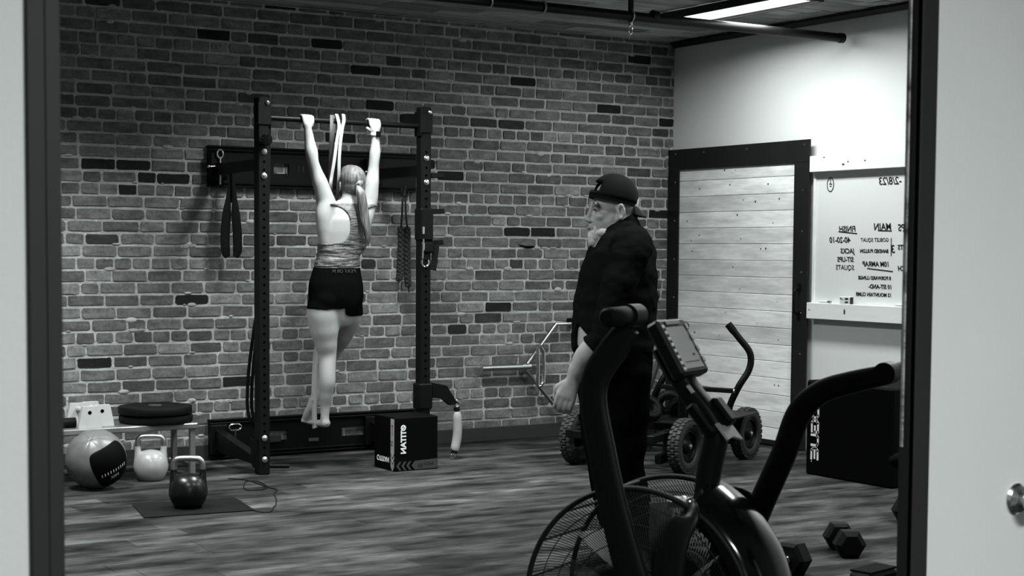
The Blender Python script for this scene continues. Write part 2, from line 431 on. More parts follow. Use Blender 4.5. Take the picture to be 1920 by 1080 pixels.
# black pipe with hooks along the ceiling
PY, PZ = -1.99, 2.862
pt = thing('ceiling_pipe', (-2.1, PY, PZ), 'long black steel pipe hung under the ceiling boards', 'pipe')
MB().cyl((-5.2, PY, PZ), (-.13, PY, PZ), .03, n=24).build('pipe', M['black'], pt)
MB().cyl((-.145, PY, PZ), (-.11, PY, PZ), .034, n=24).build('end_cap', M['black'], pt)
MB().cyl((-1.728,-1.99,2.877), (-1.687,-1.99,2.873), .037, n=24).build('coupling', M['black'], pt)
c = V((-1.89,-1.99,2.922))
MB().box((c.x, PY, (PZ + 3.05) / 2), (.024, .024, 3.05 - PZ - .02)).build('hanger_rod', M['black'], pt)
cl = MB(); cl.tube([(c.x, PY + .036 * math.cos(a), PZ + .036 * math.sin(a)) for a in [i * math.pi / 8 for i in range(16)]], .006, 8, closed=True)
cl.box((c.x, PY, PZ - .045), (.02, .014, .03), bev=.003); cl.build('pipe_clamp', M['steel'], pt)
for q, px in enumerate((918, 1018)):
    c = V((-2.91,-1.99,2.855)) if q == 0 else V((-2.539,-1.99,2.878))
    MB().tube([(c.x, PY + .036 * math.cos(a), PZ + .036 * math.sin(a)) for a in [i * math.pi / 8 - .5 for i in range(14)]], .006, 8).build('pipe_hook', M['steel'], pt)
c = V((-1.892,-1.99,2.781))
cr = thing('carabiner', (c.x, PY, PZ - .15), 'small steel carabiner hanging below the ceiling pipe', 'carabiner')
MB().tube([(c.x + .014 * math.cos(a), PY, PZ - .085 + .026 * math.sin(a)) for a in [i * math.pi / 8 for i in range(16)]], .004, 8, closed=True).build('ring', M['chrome'], cr)
MB().tube([(c.x - .002, PY, PZ - .11), (c.x - .006, PY, PZ - .13), (c.x - .01, PY, PZ - .145)], .003, 6).build('gate', M['steel'], cr)

# ---- sliding door with black steel frame on the right wall
DT = 2.205
dr = MB(); X0 = -.045
dr.box((-.02, -.81, 1.05), (.02, 1.5, 2.07)); door = dr.build('door_1', M['under'], kind='structure', smooth=False)
zs = [2.075 - .1215 * i for i in range(18)]
rp = random.Random(3)
for i in range(17):
    z1 = zs[i]; z0 = max(zs[i + 1] + .003, .02)
    if z1 - z0 < .03: continue
    mb = MB(); mb.ct = rp.uniform(.82, 1.12); mb.box((-.036, -.79, (z0 + z1) / 2), (.014, 1.42, z1 - z0), bev=.0025)
    pl = mb.build('door_plank', M['white_wood'], door, smooth=False, clean=False)
    kn = MB()
    for q in range(rp.randint(1, 3)):
        kn.lathe((-.0432, rp.uniform(-1.35, -.2), rp.uniform(z0 + .02, z1 - .02)), (-1, 0, 0), [(.0075 * rp.uniform(.5, 1.2), 0), (.004, .0007), (0, .0008)], 10)
    kn.build('knot', M['dark_hair'], pl, smooth=False)
fr = MB()
fr.box((-.05, -.815, 2.125), (.012, 1.62, .16), bev=.0015)
fr.box((-.05, -.075, 1.02), (.012, .14, 2.04), bev=.0015); fr.box((-.05, -1.545, 1.03), (.012, .155, 2.04), bev=.0015)
fr.box((-.05, -.81, .03), (.012, 1.35, .03)); fo = fr.build('door_frame', M['black_frame'], door)
sc = MB()
for (y, z) in [(-.10, 2.17), (-.45, 2.17), (-.95, 2.17), (-1.57, 2.17)] + [(-.1, 1.95 - .3 * i) for i in range(6)] + [(-1.56, 1.85 - .29 * i) for i in range(6)]:
    sc.lathe((-.056, y, z), (-1, 0, 0), [(.006, 0), (.005, .003), (0, .004)], 8)
sc.build('screw_heads', M['zinc'], fo, kind='stuff')
hb = V((-0.06,-1.545,1.064))
MB().tube([(-.055, hb.y + .005, hb.z + .09), (-.10, hb.y + .005, hb.z + .075), (-.105, hb.y + .005, hb.z), (-.10, hb.y + .005, hb.z - .075), (-.055, hb.y + .005, hb.z - .09)], .009, 10, sub=4).build('door_handle', M['black'], door)
pl_ = MB()
for s_ in (1, -1): pl_.box((-.06, hb.y, hb.z + s_ * .1), (.008, .03, .06), bev=.003)
pl_.build('handle_plate', M['black'], door)

# ---- whiteboard with two timber rails
wb = thing('whiteboard', (-.03, -2.2, 1.08), 'white marker board with mirrored black handwriting beside the planked door', 'whiteboard')
a = V((-0.02,-1.637,1.966)); b = V((-0.02,-1.65,1.052)); ye = -3.0
MB().box((-.012, (a.y + ye) / 2, (a.z + b.z) / 2), (.014, a.y - ye, a.z - b.z + .06)).build('panel', M['whiteboard'], wb, smooth=False)
MB().box((-.022, a.y - .012, (a.z + b.z) / 2), (.01, .026, a.z - b.z), bev=.002).build('edge_trim', M['board_white'], wb)
T1 = V((-0.06,-1.634,2.084)); T2 = V((-0.06,-1.637,1.972)); B1 = V((-0.06,-1.633,1.059)); B2 = V((-0.06,-1.636,0.946))
up = MB().box((-.045, (T1.y + ye) / 2, (T1.z + T2.z) / 2), (.04, T1.y - ye, T1.z - T2.z), bev=.003).build('upper_rail', M['board_white'], wb)
lowr = MB().box((-.045, (B1.y + ye) / 2, (B1.z + B2.z) / 2), (.05, B1.y - ye, B1.z - B2.z), bev=.003).build('lower_rail', M['board_white'], wb)
def knot(p, par, a=.012, b=.008): MB().ball(p, (.0015, a, b), 10).build('knot', M['dark_hair'], par)
knot((-0.066,-1.969,2.014), up, .013, .007); knot((-0.066,-2.015,2.03), up, .006, .006); knot((-0.066,-2.176,2.031), up, .008, .005); knot((-0.065,-1.779,2.07), up, .01, .004)
knot((-0.07,-2.012,1.006), lowr, .009, .02); knot((-0.07,-1.662,1.008), lowr, .006, .006)
# handwriting (mirrored, as the photograph shows it)
def scrawl(s, p, size, ul=0, m='ink'):
    p = V(p); text('handwriting', s, (-.0205, p.y, p.z), (0, 1, 0), (0, 0, 1), size, M['ink'], wb, shear=.15, weight=.0009)
H_ = .055
scrawl('-2/8/23', (-0.02,-2.472,1.866), .072)
scrawl('7', (-0.02,-2.576,1.859), .085)
scrawl('FINISH', (-0.02,-2.057,1.556), H_); scrawl('40-20-10', (-0.02,-2.008,1.48), .056); scrawl('JACKS', (-0.02,-2.046,1.407), .048)
scrawl('SIT-UPS', (-0.02,-2.043,1.349), .048); scrawl('SQUATS', (-0.02,-2.049,1.294), .048)
scrawl('MAIN', (-0.02,-2.389,1.565), .065); scrawl('GOBLET SQUAT', (-0.02,-2.367,1.487), .036); scrawl('BANDED PULLDN', (-0.02,-2.365,1.413), .033); scrawl('3', (-0.02,-2.427,1.413), .075)
scrawl('10M AMRAP', (-0.02,-2.377,1.321), .047); scrawl('8 FORWARD LUNGE', (-0.02,-2.394,1.232), .033); scrawl('10 SIT-AND-', (-0.02,-2.405,1.172), .040); scrawl('12 MOUNTAIN CLIMB', (-0.02,-2.402,1.119), .034)
scrawl('REPS', (-0.02,-2.584,1.557), .065); scrawl('FT SETS', (-0.02,-2.602,1.435), .045); scrawl('FT', (-0.02,-2.566,1.386), .045); scrawl('E:', (-0.02,-2.567,1.341), .045); scrawl('TECH', (-0.02,-2.569,1.295), .045)
def mark(nm, *bars):
    u = MB()
    for q0, q1 in bars: u.bar(q0, q1, .001, .006, side=(1, 0, 0))
    u.build(nm, M['ink'], wb)
for q0, q1 in (((-0.021,-1.888,1.557), (-0.021,-2.069,1.542)), ((-0.021,-2.264,1.562), (-0.021,-2.39,1.558)), ((-0.021,-2.171,1.307), (-0.021,-2.408,1.289)), ((-0.021,-2.491,1.557), (-0.021,-2.581,1.553)), ((-0.021,-2.387,1.512), (-0.021,-2.39,1.392))):
    mark('underline', (q0, q1))
c0 = V((-0.021,-1.801,1.883)); u = MB()
u.tube([(c0.x, c0.y + .032 * math.cos(t * math.pi / 10), c0.z + .048 * math.sin(t * math.pi / 10)) for t in range(20)], .0028, 6, closed=True); u.build('circle_mark', M['ink'], wb)
mark('pen_stroke', ((c0.x, c0.y, c0.z + .04), (c0.x, c0.y, c0.z))); mark('pen_stroke', ((c0.x, c0.y - .016, c0.z + .002), (c0.x, c0.y + .012, c0.z + .004)))
mark('pen_stroke', ((c0.x, c0.y - .01, c0.z - .012), (c0.x, c0.y + .006, c0.z - .011)))
# eraser box, pens on the lower rail
RZ = B1.z + .001
e = V((-0.05,-2.004,1.093)); er = thing('eraser', (-.05, e.y, RZ), 'white slotted board eraser standing on the whiteboard rail', 'eraser')
bx = MB(); bx.box((-.05, e.y, RZ + .025), (.026, .1, .05), bev=.003); bx.build('body', M['white'], er)
sl = MB()
for yy, zz, w_, h_ in ((-.02, .036, .03, .012), (-.02, .013, .03, .010), (.035, .037, .012, .008), (.018, .03, .006, .007)): sl.box((-.0635, e.y + yy, RZ + zz), (.002, w_, h_))
sl.build('slots', M['ink'], er, smooth=False)
MB().box((-.05, e.y - .056, RZ + .024), (.026, .008, .048), bev=.002).build('felt_pad', M['ink'], er)
for nm, px0, lab in (('a', (-0.05,-1.795,1.068), 'white marker pen lying left of the eraser on the whiteboard rail'), ('b', (-0.05,-2.519,1.059), 'white marker pen with black cap lying right of the eraser')):
    p = V(px0); t = thing('marker_pen', (-.05, p.y, RZ), lab, 'marker')
    MB().cyl((-.05, p.y + .05, RZ + .009), (-.05, p.y - .035, RZ + .009), .009, n=14).build('barrel', M['white'], t)
    MB().cyl((-.05, p.y - .035, RZ + .009), (-.05, p.y - .062, RZ + .009), .0095, n=14).build('pen_cap', M['ink'] if nm == 'b' else M['steel'], t)

# door knob on the hall side
k0 = V((-4.906,-7.59,0.866))
kb = thing('door_knob', (k0.x, YD, k0.z), 'round chrome knob on the white panel right of the doorway', 'door knob')
MB().lathe((k0.x, YD, k0.z), (0, -1, 0), [(.036, 0), (.036, .004), (.030, .010), (.016, .012), (.012, .014)], 32).build('rosette', M['chrome'], kb)
MB().lathe((k0.x + .0, YD, k0.z), (0, -1, 0), [(.012, .012), (.011, .03), (.022, .036), (.027, .048), (.025, .058), (.014, .064), (0, .065)], 32).build('knob', M['steel'], kb)


# ================================================================ WALL RACK
UX1, UX2, UY, UH = -3.835, -2.690, -.80, 2.345
M['upright'] = mat('rack_powder_coat', .004, .5, spec=.10)
M['hole'] = mat('bolt_hole', .0008, .9, spec=.0)
rk = thing('pull_up_rack', (-3.26, -.4, 0), 'black steel fold-out pull-up rack fixed to the brick wall', 'rack')
for ux in (UX1, UX2):
    u = MB().box((ux, UY, UH / 2), (.075, .075, UH), bev=.006).build('upright', M['upright'], rk)
    h = MB(); z = .12
    while z < 2.1:
        h.cyl((ux, UY - .0365, z), (ux, UY - .0381, z), .0085, n=12); z += .0508
    h.build('bolt_holes', M['hole'], u, smooth=False, kind='stuff')
zb = [(-3.85,-0.84,2.01)[2], (-3.85,-0.84,1.86)[2], (-3.847,-0.84,0.23)[2], (-3.844,-0.84,0.096)[2]]
def bolt(x, z, par, y=-.84, r=.019):
    mb = MB(); mb.lathe((x, y, z), (0, -1, 0), [(r, -.004), (r, .003), (r * .75, .006), (r * .5, .007), (r * .5, .012), (r * .35, .014), (0, .014)], 20); mb.build('bolt', M['zinc'], par)
for z in zb: bolt(UX1, z, rk)
for z in ((-2.677,-0.84,2.01)[2], (-2.677,-0.84,1.853)[2]): bolt(UX2, z, rk)
# stringers on the wall with windows
def stringer(z0, z1, wins, name):
    x0, x1 = -3.893, -2.333; mb = MB(); zc = (z0 + z1) / 2; hw = .035
    xs = x0
    mb.box(((x0 + x1) / 2, -.035, (zc + hw + z1) / 2), (x1 - x0, .012, z1 - zc - hw)); mb.box(((x0 + x1) / 2, -.035, (zc - hw + z0) / 2), (x1 - x0, .012, zc - hw - z0))
    for (a, b) in wins + [(x1, x1)]:
        if a - xs > .005: mb.box(((xs + a) / 2, -.035, zc), (a - xs, .012, 2 * hw))
        xs = b
    for z in (z0, z1):
        mb.box(((x0 + x1) / 2, -.036, z), (x1 - x0, .046, .012), bev=.003)
        mb.box(((x0 + x1) / 2, -.053, z + (-.022 if z == z1 else .022)), (x1 - x0, .012, .014), bev=.004)
    return mb.build(name, M['black'], rk)
stringer(1.822, 2.083, [((-3.423,-0.03,1.955)[0], (-3.31,-0.03,1.959)[0]), ((-2.931,-0.03,1.971)[0], (-2.733,-0.03,1.977)[0])], 'wall_channel')
stringer(.02, .268, [((-3.474,-0.03,0.167)[0], (-3.325,-0.03,0.159)[0]), ((-2.913,-0.03,0.136)[0], (-2.663,-0.03,0.122)[0])], 'wall_channel')
for px in (548, 556, 572): MB().box((-3.893 + (px - 385) / 390 * 1.56, -.042, 1.952), (.007, .003, .04)).build('cut_mark', M['casing'], rk)
MB().box((-3.132,-0.045,0.098), (.075, .004, .022)).build('label_plate', M['steel'], rk)
MB().box((-3.429,-0.07,0.125), (.08, .02, .05), bev=.004).build('bracket_block', M['casing'], rk)
# arms between wall and uprights
for ux in (UX1, UX2):
    a = MB(); a.box((ux + .0, (-.07 + UY) / 2, 1.93), (.06, -UY - .09, .075), bev=.005)
    a.box((ux, -.075, 1.95), (.12, .05, .18), bev=.006); a.build('fold_arm', M['black'], rk)
    b = MB(); b.prism([(ux - .03, -.06, .21), (ux - .03, UY + .03, .10), (ux - .03, UY + .03, .055), (ux - .03, -.06, .07)], (.06, 0, 0))
    b.box((ux, -.07, .14), (.12, .04, .2), bev=.006)
    b.prism([(ux - .045, UY - .03, .02), (ux - .045, UY + .06, .05), (ux - .045, UY + .09, .22), (ux - .045, UY - .02, .22)], (.006, 0, 0)); b.build('base_arm', M['black'], rk)
    e = MB(); z = 2.06
    e.tube([(ux + .02 * math.cos(t) , -.115, 2.03 + .027 * math.sin(t)) for t in [i * math.pi / 8 for i in range(16)]], .006, 8, closed=True)
    e.cyl((ux, -.115, 2.005), (ux, -.115, 1.83), .007, n=10); e.build('hinge_pin', M['zinc'], rk)
    e = MB(); e.cyl((ux - .075, -.12, 1.945), (ux + .075, -.12, 1.955), .006, n=10); e.ball((ux - .08, -.12, 1.945), .012, 10); e.build('lock_pin', M['zinc'], rk)
d0 = V((-3.738,-0.12,0.223))
e = MB(); e.tube([(d0.x + .042 * (abs(math.cos(t)) ** .5) * (1 if math.cos(t) > 0 else -1), -.12, d0.z + .02 * math.sin(t)) for t in [i * math.pi / 10 for i in range(20)]], .006, 8, closed=True)
e.cyl((d0.x, -.12, d0.z - .02), (d0.x, -.12, d0.z - .16), .006, n=10); e.build('pull_pin', M['chrome'], rk)
# pull-up bar, end brackets, knob
BZ1, BZ2 = (-3.765,-0.8,2.223)[2], (-2.708,-0.8,2.22)[2]; BZ = (BZ1 + BZ2) / 2
b = MB(); b.cyl((UX1 + .03, UY, BZ1 - (BZ2 - BZ1) * .05), (UX2 - .03, UY, BZ2), .0175, n=20); b.build('pull_up_bar', M['black'], rk)
for ux, s_ in ((UX1, 1), (UX2, -1)):
    b = MB()
    b.box((ux + s_ * .043, UY, 2.235), (.008, .09, .16), bev=.003); b.box((ux, UY - .043, 2.24), (.085, .008, .13), bev=.003)
    b.prism([(ux - .04, UY - .041, 2.30), (ux + .04, UY - .041, 2.30), (ux + .02, UY - .041, 2.345), (ux - .02, UY - .041, 2.345)], (0, .006, 0))
    b.build('bar_bracket', M['black'], rk)
for ux, zz in ((UX1 + .02, 2.31), (UX2 + .02, 2.31)): bolt(ux, zz, rk, y=-.85, r=.013)
c = V((-3.834,-0.86,2.082)); MB().lathe((c.x, UY - .04, c.z), (0, -1, 0), [(.012, 0), (.012, .02), (.036, .024), (.038, .04), (.03, .05), (0, .053)], 24).build('pull_knob', M['black_gloss'], rk)
MB().cyl((-3.805,-0.8,0.049), (-3.656,-0.8,0.039), .014, n=16).build('foot_peg', M['black'], rk)
# sleeve, pegs and clips on the right upright
b = MB(); z1 = (-2.654,-0.8,1.75)[2]; z0 = (-2.652,-0.8,1.406)[2]
b.box((UX2 + .004, UY, (z0 + z1) / 2), (.095, .1, (z1 - z0) * .62), bev=.01); b.box((UX2 + .012, UY - .01, z0 + .02), (.09, .09, .07), bev=.01); b.build('cup_sleeve', M['black'], rk)
for p, q in (((-2.643,-0.8,1.901), (-2.541,-0.8,1.904)), ((-2.641,-0.8,1.662), (-2.536,-0.8,1.668)), ((-2.641,-0.8,1.455), (-2.543,-0.8,1.463))):
    mb = MB(); mb.bar(p, q, .03, .034, bev=.005); mb.build('storage_peg', M['black'], rk)
lab = thing('hanging_strap', (-2.621,-0.83,1.357), 'short black strap hanging from the lowest peg of the right rack post', 'strap')
MB().bar((-2.609,-0.83,1.445), (-2.632,-0.83,1.276), .045, .01, side=(1, 0, 0), bev=.002).build('tab', M['strap'], lab)
MB().tube([(-2.601,-0.83,1.469), (-2.593,-0.83,1.448), (-2.605,-0.83,1.434)], .004, 6).build('loop', M['strap'], lab)
cn = thing('carabiner', (-2.718,-0.86,1.405), 'silver snap hook hanging on the front of the right rack post', 'carabiner')
c = V((-2.709,-0.86,1.329)); mb = MB()
mb.tube([(c.x + .026 * math.cos(t), c.y, c.z + .03 * math.sin(t)) for t in [math.pi * .8 + i * math.pi / 8 for i in range(12)]], .006, 8); mb.build('hook', M['chrome'], cn)
mb = MB(); mb.tube([(-2.722,-0.86,1.482), (-2.726,-0.86,1.405), (-2.729,-0.86,1.353)], .006, 8)
for py in ((-2.722,-0.86,1.538), (-2.722,-0.86,1.433)): mb.box(py, (.018, .008, .05), bev=.003)
mb.build('swivel', M['zinc'], cn)
# dip arm at the foot of the right upright
zc = (-2.66,-0.8,0.443)[2]
b = MB(); b.box((UX2, UY, zc), (.1, .1, .17), bev=.008)
p = [(-2.623,-0.82,0.528), (-2.517,-0.82,0.506), (-2.434,-0.82,0.384), (-2.483,-0.82,0.372), (-2.541,-0.82,0.418), (-2.623,-0.82,0.429)]
b.prism(p, (0, .05, 0)); b.build('side_arm', M['black'], rk)

# pale sleeve hanging off the arm
ph = thing('pull_strap', (-2.429,-0.8,0.014), 'pale fabric covered pull strap clipped to the side arm of the rack', 'strap')
MB().tube([(-2.426,-0.8,0.328), (-2.426,-0.8,0.296), (-2.422,-0.8,0.223), (-2.425,-0.8,0.151), (-2.441,-0.8,0.08), (-2.445,-0.8,0.062)], [.018, .030, .031, .031, .030, .024], 16, sub=4).build('sleeve', M['sleeve'], ph)
mb = MB(); mb.cyl((-2.431,-0.8,0.354), (-2.426,-0.8,0.328), .02, n=14); mb.build('end_collar', M['strap'], ph); mb = MB(); mb.cyl((-2.445,-0.8,0.066), (-2.45,-0.8,0.044), .022, n=14); mb.build('end_collar', M['strap'], ph)
c = V((-2.431,-0.8,0.379)); mb = MB(); mb.tube([(c.x + .016 * math.cos(t), c.y, c.z + .024 * math.sin(t)) for t in [i * math.pi / 8 for i in range(16)]], .005, 8, closed=True); mb.build('snap_ring', M['chrome'], ph)
c = V((-2.458,-0.8,0.031)); mb = MB(); mb.tube([(c.x + .016 * math.cos(t), c.y, c.z + .014 * math.sin(t)) for t in [i * math.pi / 8 for i in range(16)]], .004, 8, closed=True); mb.build('snap_ring', M['chrome'], ph)
mb = MB(); mb.bar((-2.443,-0.8,0.401), (-2.393,-0.8,0.374), .02, .014, bev=.004); mb.build('snap_latch', M['chrome'], ph)

# slings hanging at the left
sg = thing('hanging_slings', (-3.777,-0.17,1.355), 'pair of black padded ab slings hanging left of the rack post', 'strap')
for q in (0, 1):
    dx = q * 14; mb = MB(); Y_ = -.16 - .02 * q
    if q == 0: pts = [(-3.778,-0.16,1.935), (-3.786,-0.16,1.833), (-3.797,-0.16,1.739), (-3.809,-0.16,1.634), (-3.82,-0.16,1.501), (-3.817,-0.16,1.396), (-3.802,-0.16,1.354)]
    else: pts = [(-3.771,-0.18,1.934), (-3.768,-0.18,1.833), (-3.761,-0.18,1.739), (-3.754,-0.18,1.635), (-3.743,-0.18,1.502), (-3.743,-0.18,1.397), (-3.758,-0.18,1.355)]
    mb.tube(pts, [.010, .012, .017, .031, .033, .032, .018], 14, flat=.35, side=(1, 0, 0), sub=4); mb.build('padded_loop', M['strap'], sg)
mb = MB(); mb.tube([(-3.763,-0.15,1.935), (-3.771,-0.15,1.834), (-3.775,-0.15,1.712)], .008, 8, flat=.4, side=(1, 0, 0)); mb.tube([(-3.767,-0.15,1.935), (-3.756,-0.15,1.817), (-3.745,-0.15,1.642)], .007, 8, flat=.4, side=(1, 0, 0)); mb.build('webbing', M['strap'], sg)

# braided rope hanging at the right
rp_ = thing('rope', (-2.493,-0.16,1.112), 'black flecked braided rope hanging from a ring right of the woman', 'rope')
c = V((-2.491,-0.16,1.81)); MB().tube([(c.x + .025 * math.cos(t), c.y, c.z + .03 * math.sin(t)) for t in [i * math.pi / 9 for i in range(18)]], .006, 8, closed=True).build('ring', M['black'], rp_)
MB().tube([(-2.482,-0.16,1.851), (-2.487,-0.16,1.828), (-2.495,-0.16,1.769)], .006, 8).build('cord', M['rope'], rp_)
for q, pts in enumerate(([(-2.503,-0.16,1.768), (-2.507,-0.16,1.664), (-2.515,-0.16,1.56), (-2.515,-0.16,1.441), (-2.519,-0.16,1.329), (-2.523,-0.16,1.235), (-2.535,-0.16,1.172)], [(-2.487,-0.17,1.768), (-2.483,-0.17,1.664), (-2.47,-0.17,1.56), (-2.474,-0.17,1.441), (-2.469,-0.17,1.329), (-2.469,-0.17,1.217), (-2.455,-0.17,1.112)])):
    P = [V(p) for p in pts]; top = MB(); top.tube(P[:3], .007, 10); top.ball(P[2], .018, 12); top.build('upper_cord', M['rope'], rp_)
    br = MB()
    for s_ in range(3):
        pp = []
        for i in range(49):
            f = i / 48 * 3.6 + 2; j = min(int(f), 5); a = P[j].lerp(P[j + 1], f - j); an = i * .55 + s_ * 2.1; rr = .015
            pp.append(a + V((math.sin(an) * rr, math.sin(an * 2) * rr * .45, 0)))
        br.tube(pp, .0135, 8)
    br.tube([P[5].lerp(P[6], -.2), P[6]], [.014, .005], 10); br.build('braid', M['rope'], rp_)

# latex bands
def band(name, paths, m, lab, w_=.022, cat='band', flat=.14):
    t = thing(name, paths[0][-1], lab, cat)
    for p in paths:
        mb = MB(); mb.tube(p, w_, 12, flat=flat, side=(1, 0, 0), sub=5); mb.build('strand', m, t)
    return t
band('resistance_band', [[(-3.786,-0.8,2.258), (-3.786,-0.79,2.16), (-3.777,-0.76,1.964), (-3.78,-0.74,1.566), (-3.797,-0.72,1.232), (-3.855,-0.72,0.898), (-3.892,-0.72,0.631), (-3.9,-0.72,0.429), (-3.878,-0.72,0.327), (-3.82,-0.7,0.268)],
      [(-3.77,-0.78,2.261), (-3.757,-0.74,2.165), (-3.757,-0.73,1.966), (-3.764,-0.72,1.566), (-3.781,-0.7,1.231), (-3.833,-0.7,0.829), (-3.855,-0.7,0.628), (-3.863,-0.7,0.426), (-3.841,-0.7,0.324), (-3.805,-0.7,0.268)]], M['strap'], 'long black resistance band looped down the left rack post', .0115)
band('resistance_band', [[(-3.322,-0.8,2.269), (-3.326,-0.83,2.233), (-3.323,-0.84,2.185), (-3.336,-0.835,2.104), (-3.347,-0.82,1.977), (-3.356,-0.8,1.876), (-3.358,-0.78,1.802), (-3.306,-0.64,1.643), (-3.317,-0.64,1.367), (-3.332,-0.64,1.056), (-3.408,-0.72,0.819), (-3.449,-0.76,0.618), (-3.462,-0.78,0.414), (-3.458,-0.78,0.27)],
      [(-3.274,-0.8,2.271), (-3.285,-0.83,2.228), (-3.301,-0.84,2.18), (-3.313,-0.835,2.078), (-3.313,-0.82,1.978), (-3.298,-0.78,1.845), (-3.249,-0.64,1.644), (-3.279,-0.64,1.367), (-3.317,-0.64,1.056), (-3.413,-0.7,0.819), (-3.45,-0.73,0.615), (-3.463,-0.75,0.412), (-3.451,-0.74,0.262)]], M['band_white'], 'pale assistance band looped over the pull-up bar down to the foot of the woman', .011)
band('resistance_band', [[(-3.356,-0.8,2.26), (-3.37,-0.83,2.204), (-3.374,-0.83,2.11), (-3.338,-0.74,1.913), (-3.293,-0.62,1.574), (-3.308,-0.62,1.228), (-3.343,-0.63,0.952)],
      [(-3.34,-0.79,2.262), (-3.346,-0.81,2.206), (-3.349,-0.8,2.112), (-3.318,-0.72,1.914), (-3.276,-0.61,1.574), (-3.295,-0.61,1.228), (-3.331,-0.62,0.951)]], M['band_grey'], 'dark grey band hanging over the bar beside the pale band', .012)

# ================================================================ TRAP BAR
hx = thing('trap_bar', (-1.263,-0.09,0.412), 'chrome hexagonal trap bar hung flat on the brick wall', 'barbell')
mb = MB(); Yh = -.075
mb.tube([(-1.407,-0.075,0.56), (-1.152,-0.075,0.857), (-0.77,-0.075,0.862)], .014, 16); mb.build('frame_tube', M['steel'], hx)
mb = MB(); mb.tube([(-1.425,-0.075,0.529), (-1.121,-0.075,0.203), (-0.761,-0.075,0.165)], .014, 16); mb.build('frame_tube', M['steel'], hx)
MB().cyl((-1.8,-0.075,0.546), (-1.435,-0.075,0.545), .0245, n=24).build('sleeve', M['chrome'], hx)
mb = MB(); mb.cyl((-1.449,-0.075,0.546), (-1.383,-0.075,0.547), .028, n=24); mb.build('collar', M['chrome'], hx)
mb = MB(); mb.tube([(-1.346,-0.13,0.402), (-1.343,-0.13,0.538), (-1.344,-0.13,0.681), (-1.321,-0.13,0.696), (-1.297,-0.13,0.664), (-1.291,-0.13,0.536), (-1.294,-0.13,0.432), (-1.318,-0.13,0.401)], .014, 14, closed=True)
mb.cyl((-1.344,-0.13,0.689), (-1.308,-0.075,0.685), .012, n=12); mb.cyl((-1.342,-0.13,0.41), (-1.306,-0.075,0.405), .012, n=12); mb.build('grip_handle', M['chrome'], hx)
mb = MB(); p = V((-0.987,-0.06,0.874)); mb.box((p.x, -.055, p.z), (.04, .1, .05), bev=.004); mb.build('wall_hook', M['black'], hx)
stain = MB(); stain.prism([(-1.45,-0.012,1.456), (-1.388,-0.012,1.444), (-1.313,-0.012,1.445), (-1.308,-0.012,1.433), (-1.365,-0.012,1.425), (-1.421,-0.012,1.44)], (0, .008, 0)); stain.build('chip', M['hole'], bw)

# ================================================================ BENCH CORNER (left)
BX1, BX0, BF, BB = (-4.216,-0.7,0.333)[0], -5.75, -.70, -.32
BT = (-4.216,-0.7,0.333)[2]
bn = thing('bench', ((BX0 + BX1) / 2, -.5, 0), 'low grey metal bench against the brick wall left of the rack', 'bench')
mb = MB(); mb.box(((BX0 + BX1) / 2, (BF + BB) / 2, BT - .018), (BX1 - BX0, BB - BF, .036), bev=.006); mb.build('bench_top', M['bench'], bn)
for x in (BX1 - .03, BX0 + .06):
    for y in (BF + .03, BB - .03):
        MB().box((x, y, (BT - .03) / 2), (.034, .034, BT - .03), bev=.003).build('leg', M['casing'] if 0 else mat('bench_leg', .16, .4, metal=.5), bn)
mb = MB(); mb.box(((BX0 + BX1) / 2, BB - .03, .07), (BX1 - BX0 - .1, .02, .02), bev=.002); mb.box((BX1 - .03, (BF + BB) / 2, .07), (.02, BB - BF - .06, .02), bev=.002); mb.build('stretcher', M['steel'], bn)
def plate(x, y, z, lab, h=.052, r=.225):
    t = thing('bumper_plate', (x, y, z), lab, 'weight plate', 'bumper plates on the bench')
    mb = MB(); mb.lathe((x, y, z), (0, 0, 1), [(.03, .002), (r - .02, .0), (r - .004, .004), (r, .012), (r, h - .012), (r - .004, h - .004), (r - .03, h), (r - .045, h - .006), (.1, h - .006), (.085, h - .002), (.03, h - .002)], 56); mb.build('disc', M['rubber'], t)
    mb = MB(); mb.lathe((x, y, z), (0, 0, 1), [(.025, .0), (.042, .0), (.042, h), (.036, h + .003), (.026, h + .003), (.025, 0)], 32); mb.build('hub', M['steel'], t)
px = (-4.432,-0.52,0.384)[0]
plate(px + .01, -.515, BT, 'black rubber bumper plate lying flat on the bench, lower of the two')
plate(px + .0, -.53, BT + .0545, 'black rubber bumper plate with a shiny hub, upper of the two on the bench')
def parallette(px_, y0, y1, lab):
    t = thing('parallette', (px_, (y0 + y1) / 2, BT), lab, 'parallette', 'white timber parallettes on the bench')
    for y in (y0, y1):
        w1, w2, h = .071, .046, .13
        pr = [(px_ - w1, y, BT), (px_ + w1, y, BT), (px_ + w1 - .004, y, BT + .03), (px_ + w2, y, BT + h), (px_ - w2, y, BT + h), (px_ - w1 + .004, y, BT + .03)]
        mb = MB(); mb.prism(pr, (0, .03, 0)); e_ = mb.build('end_block', M['white_timber'], t, smooth=False)
        mb = MB(); mb.cyl((px_ - .003, y + .001, BT + .093), (px_ - .003, y - .0015, BT + .093), .011, n=16); mb.build('dowel_hole', M['hole'], e_)
    MB().cyl((px_, y0 + .02, BT + .093), (px_, y1 + .01, BT + .093), .016, n=16).build('dowel', M['dim_timber'], t)
parallette((-4.88,-0.66,0.339)[0], -.665, -.42, 'white timber parallette at the front left of the bench')
parallette((-4.774,-0.6,0.343)[0] - .01, -.60, -.37, 'white timber parallette standing behind the front one on the bench')
sh = thing('dark_roll', ((-4.994,-0.6,0.358)[0] - .05, -.6, BT), 'small dark rolled pad on the left end of the bench', 'pad')
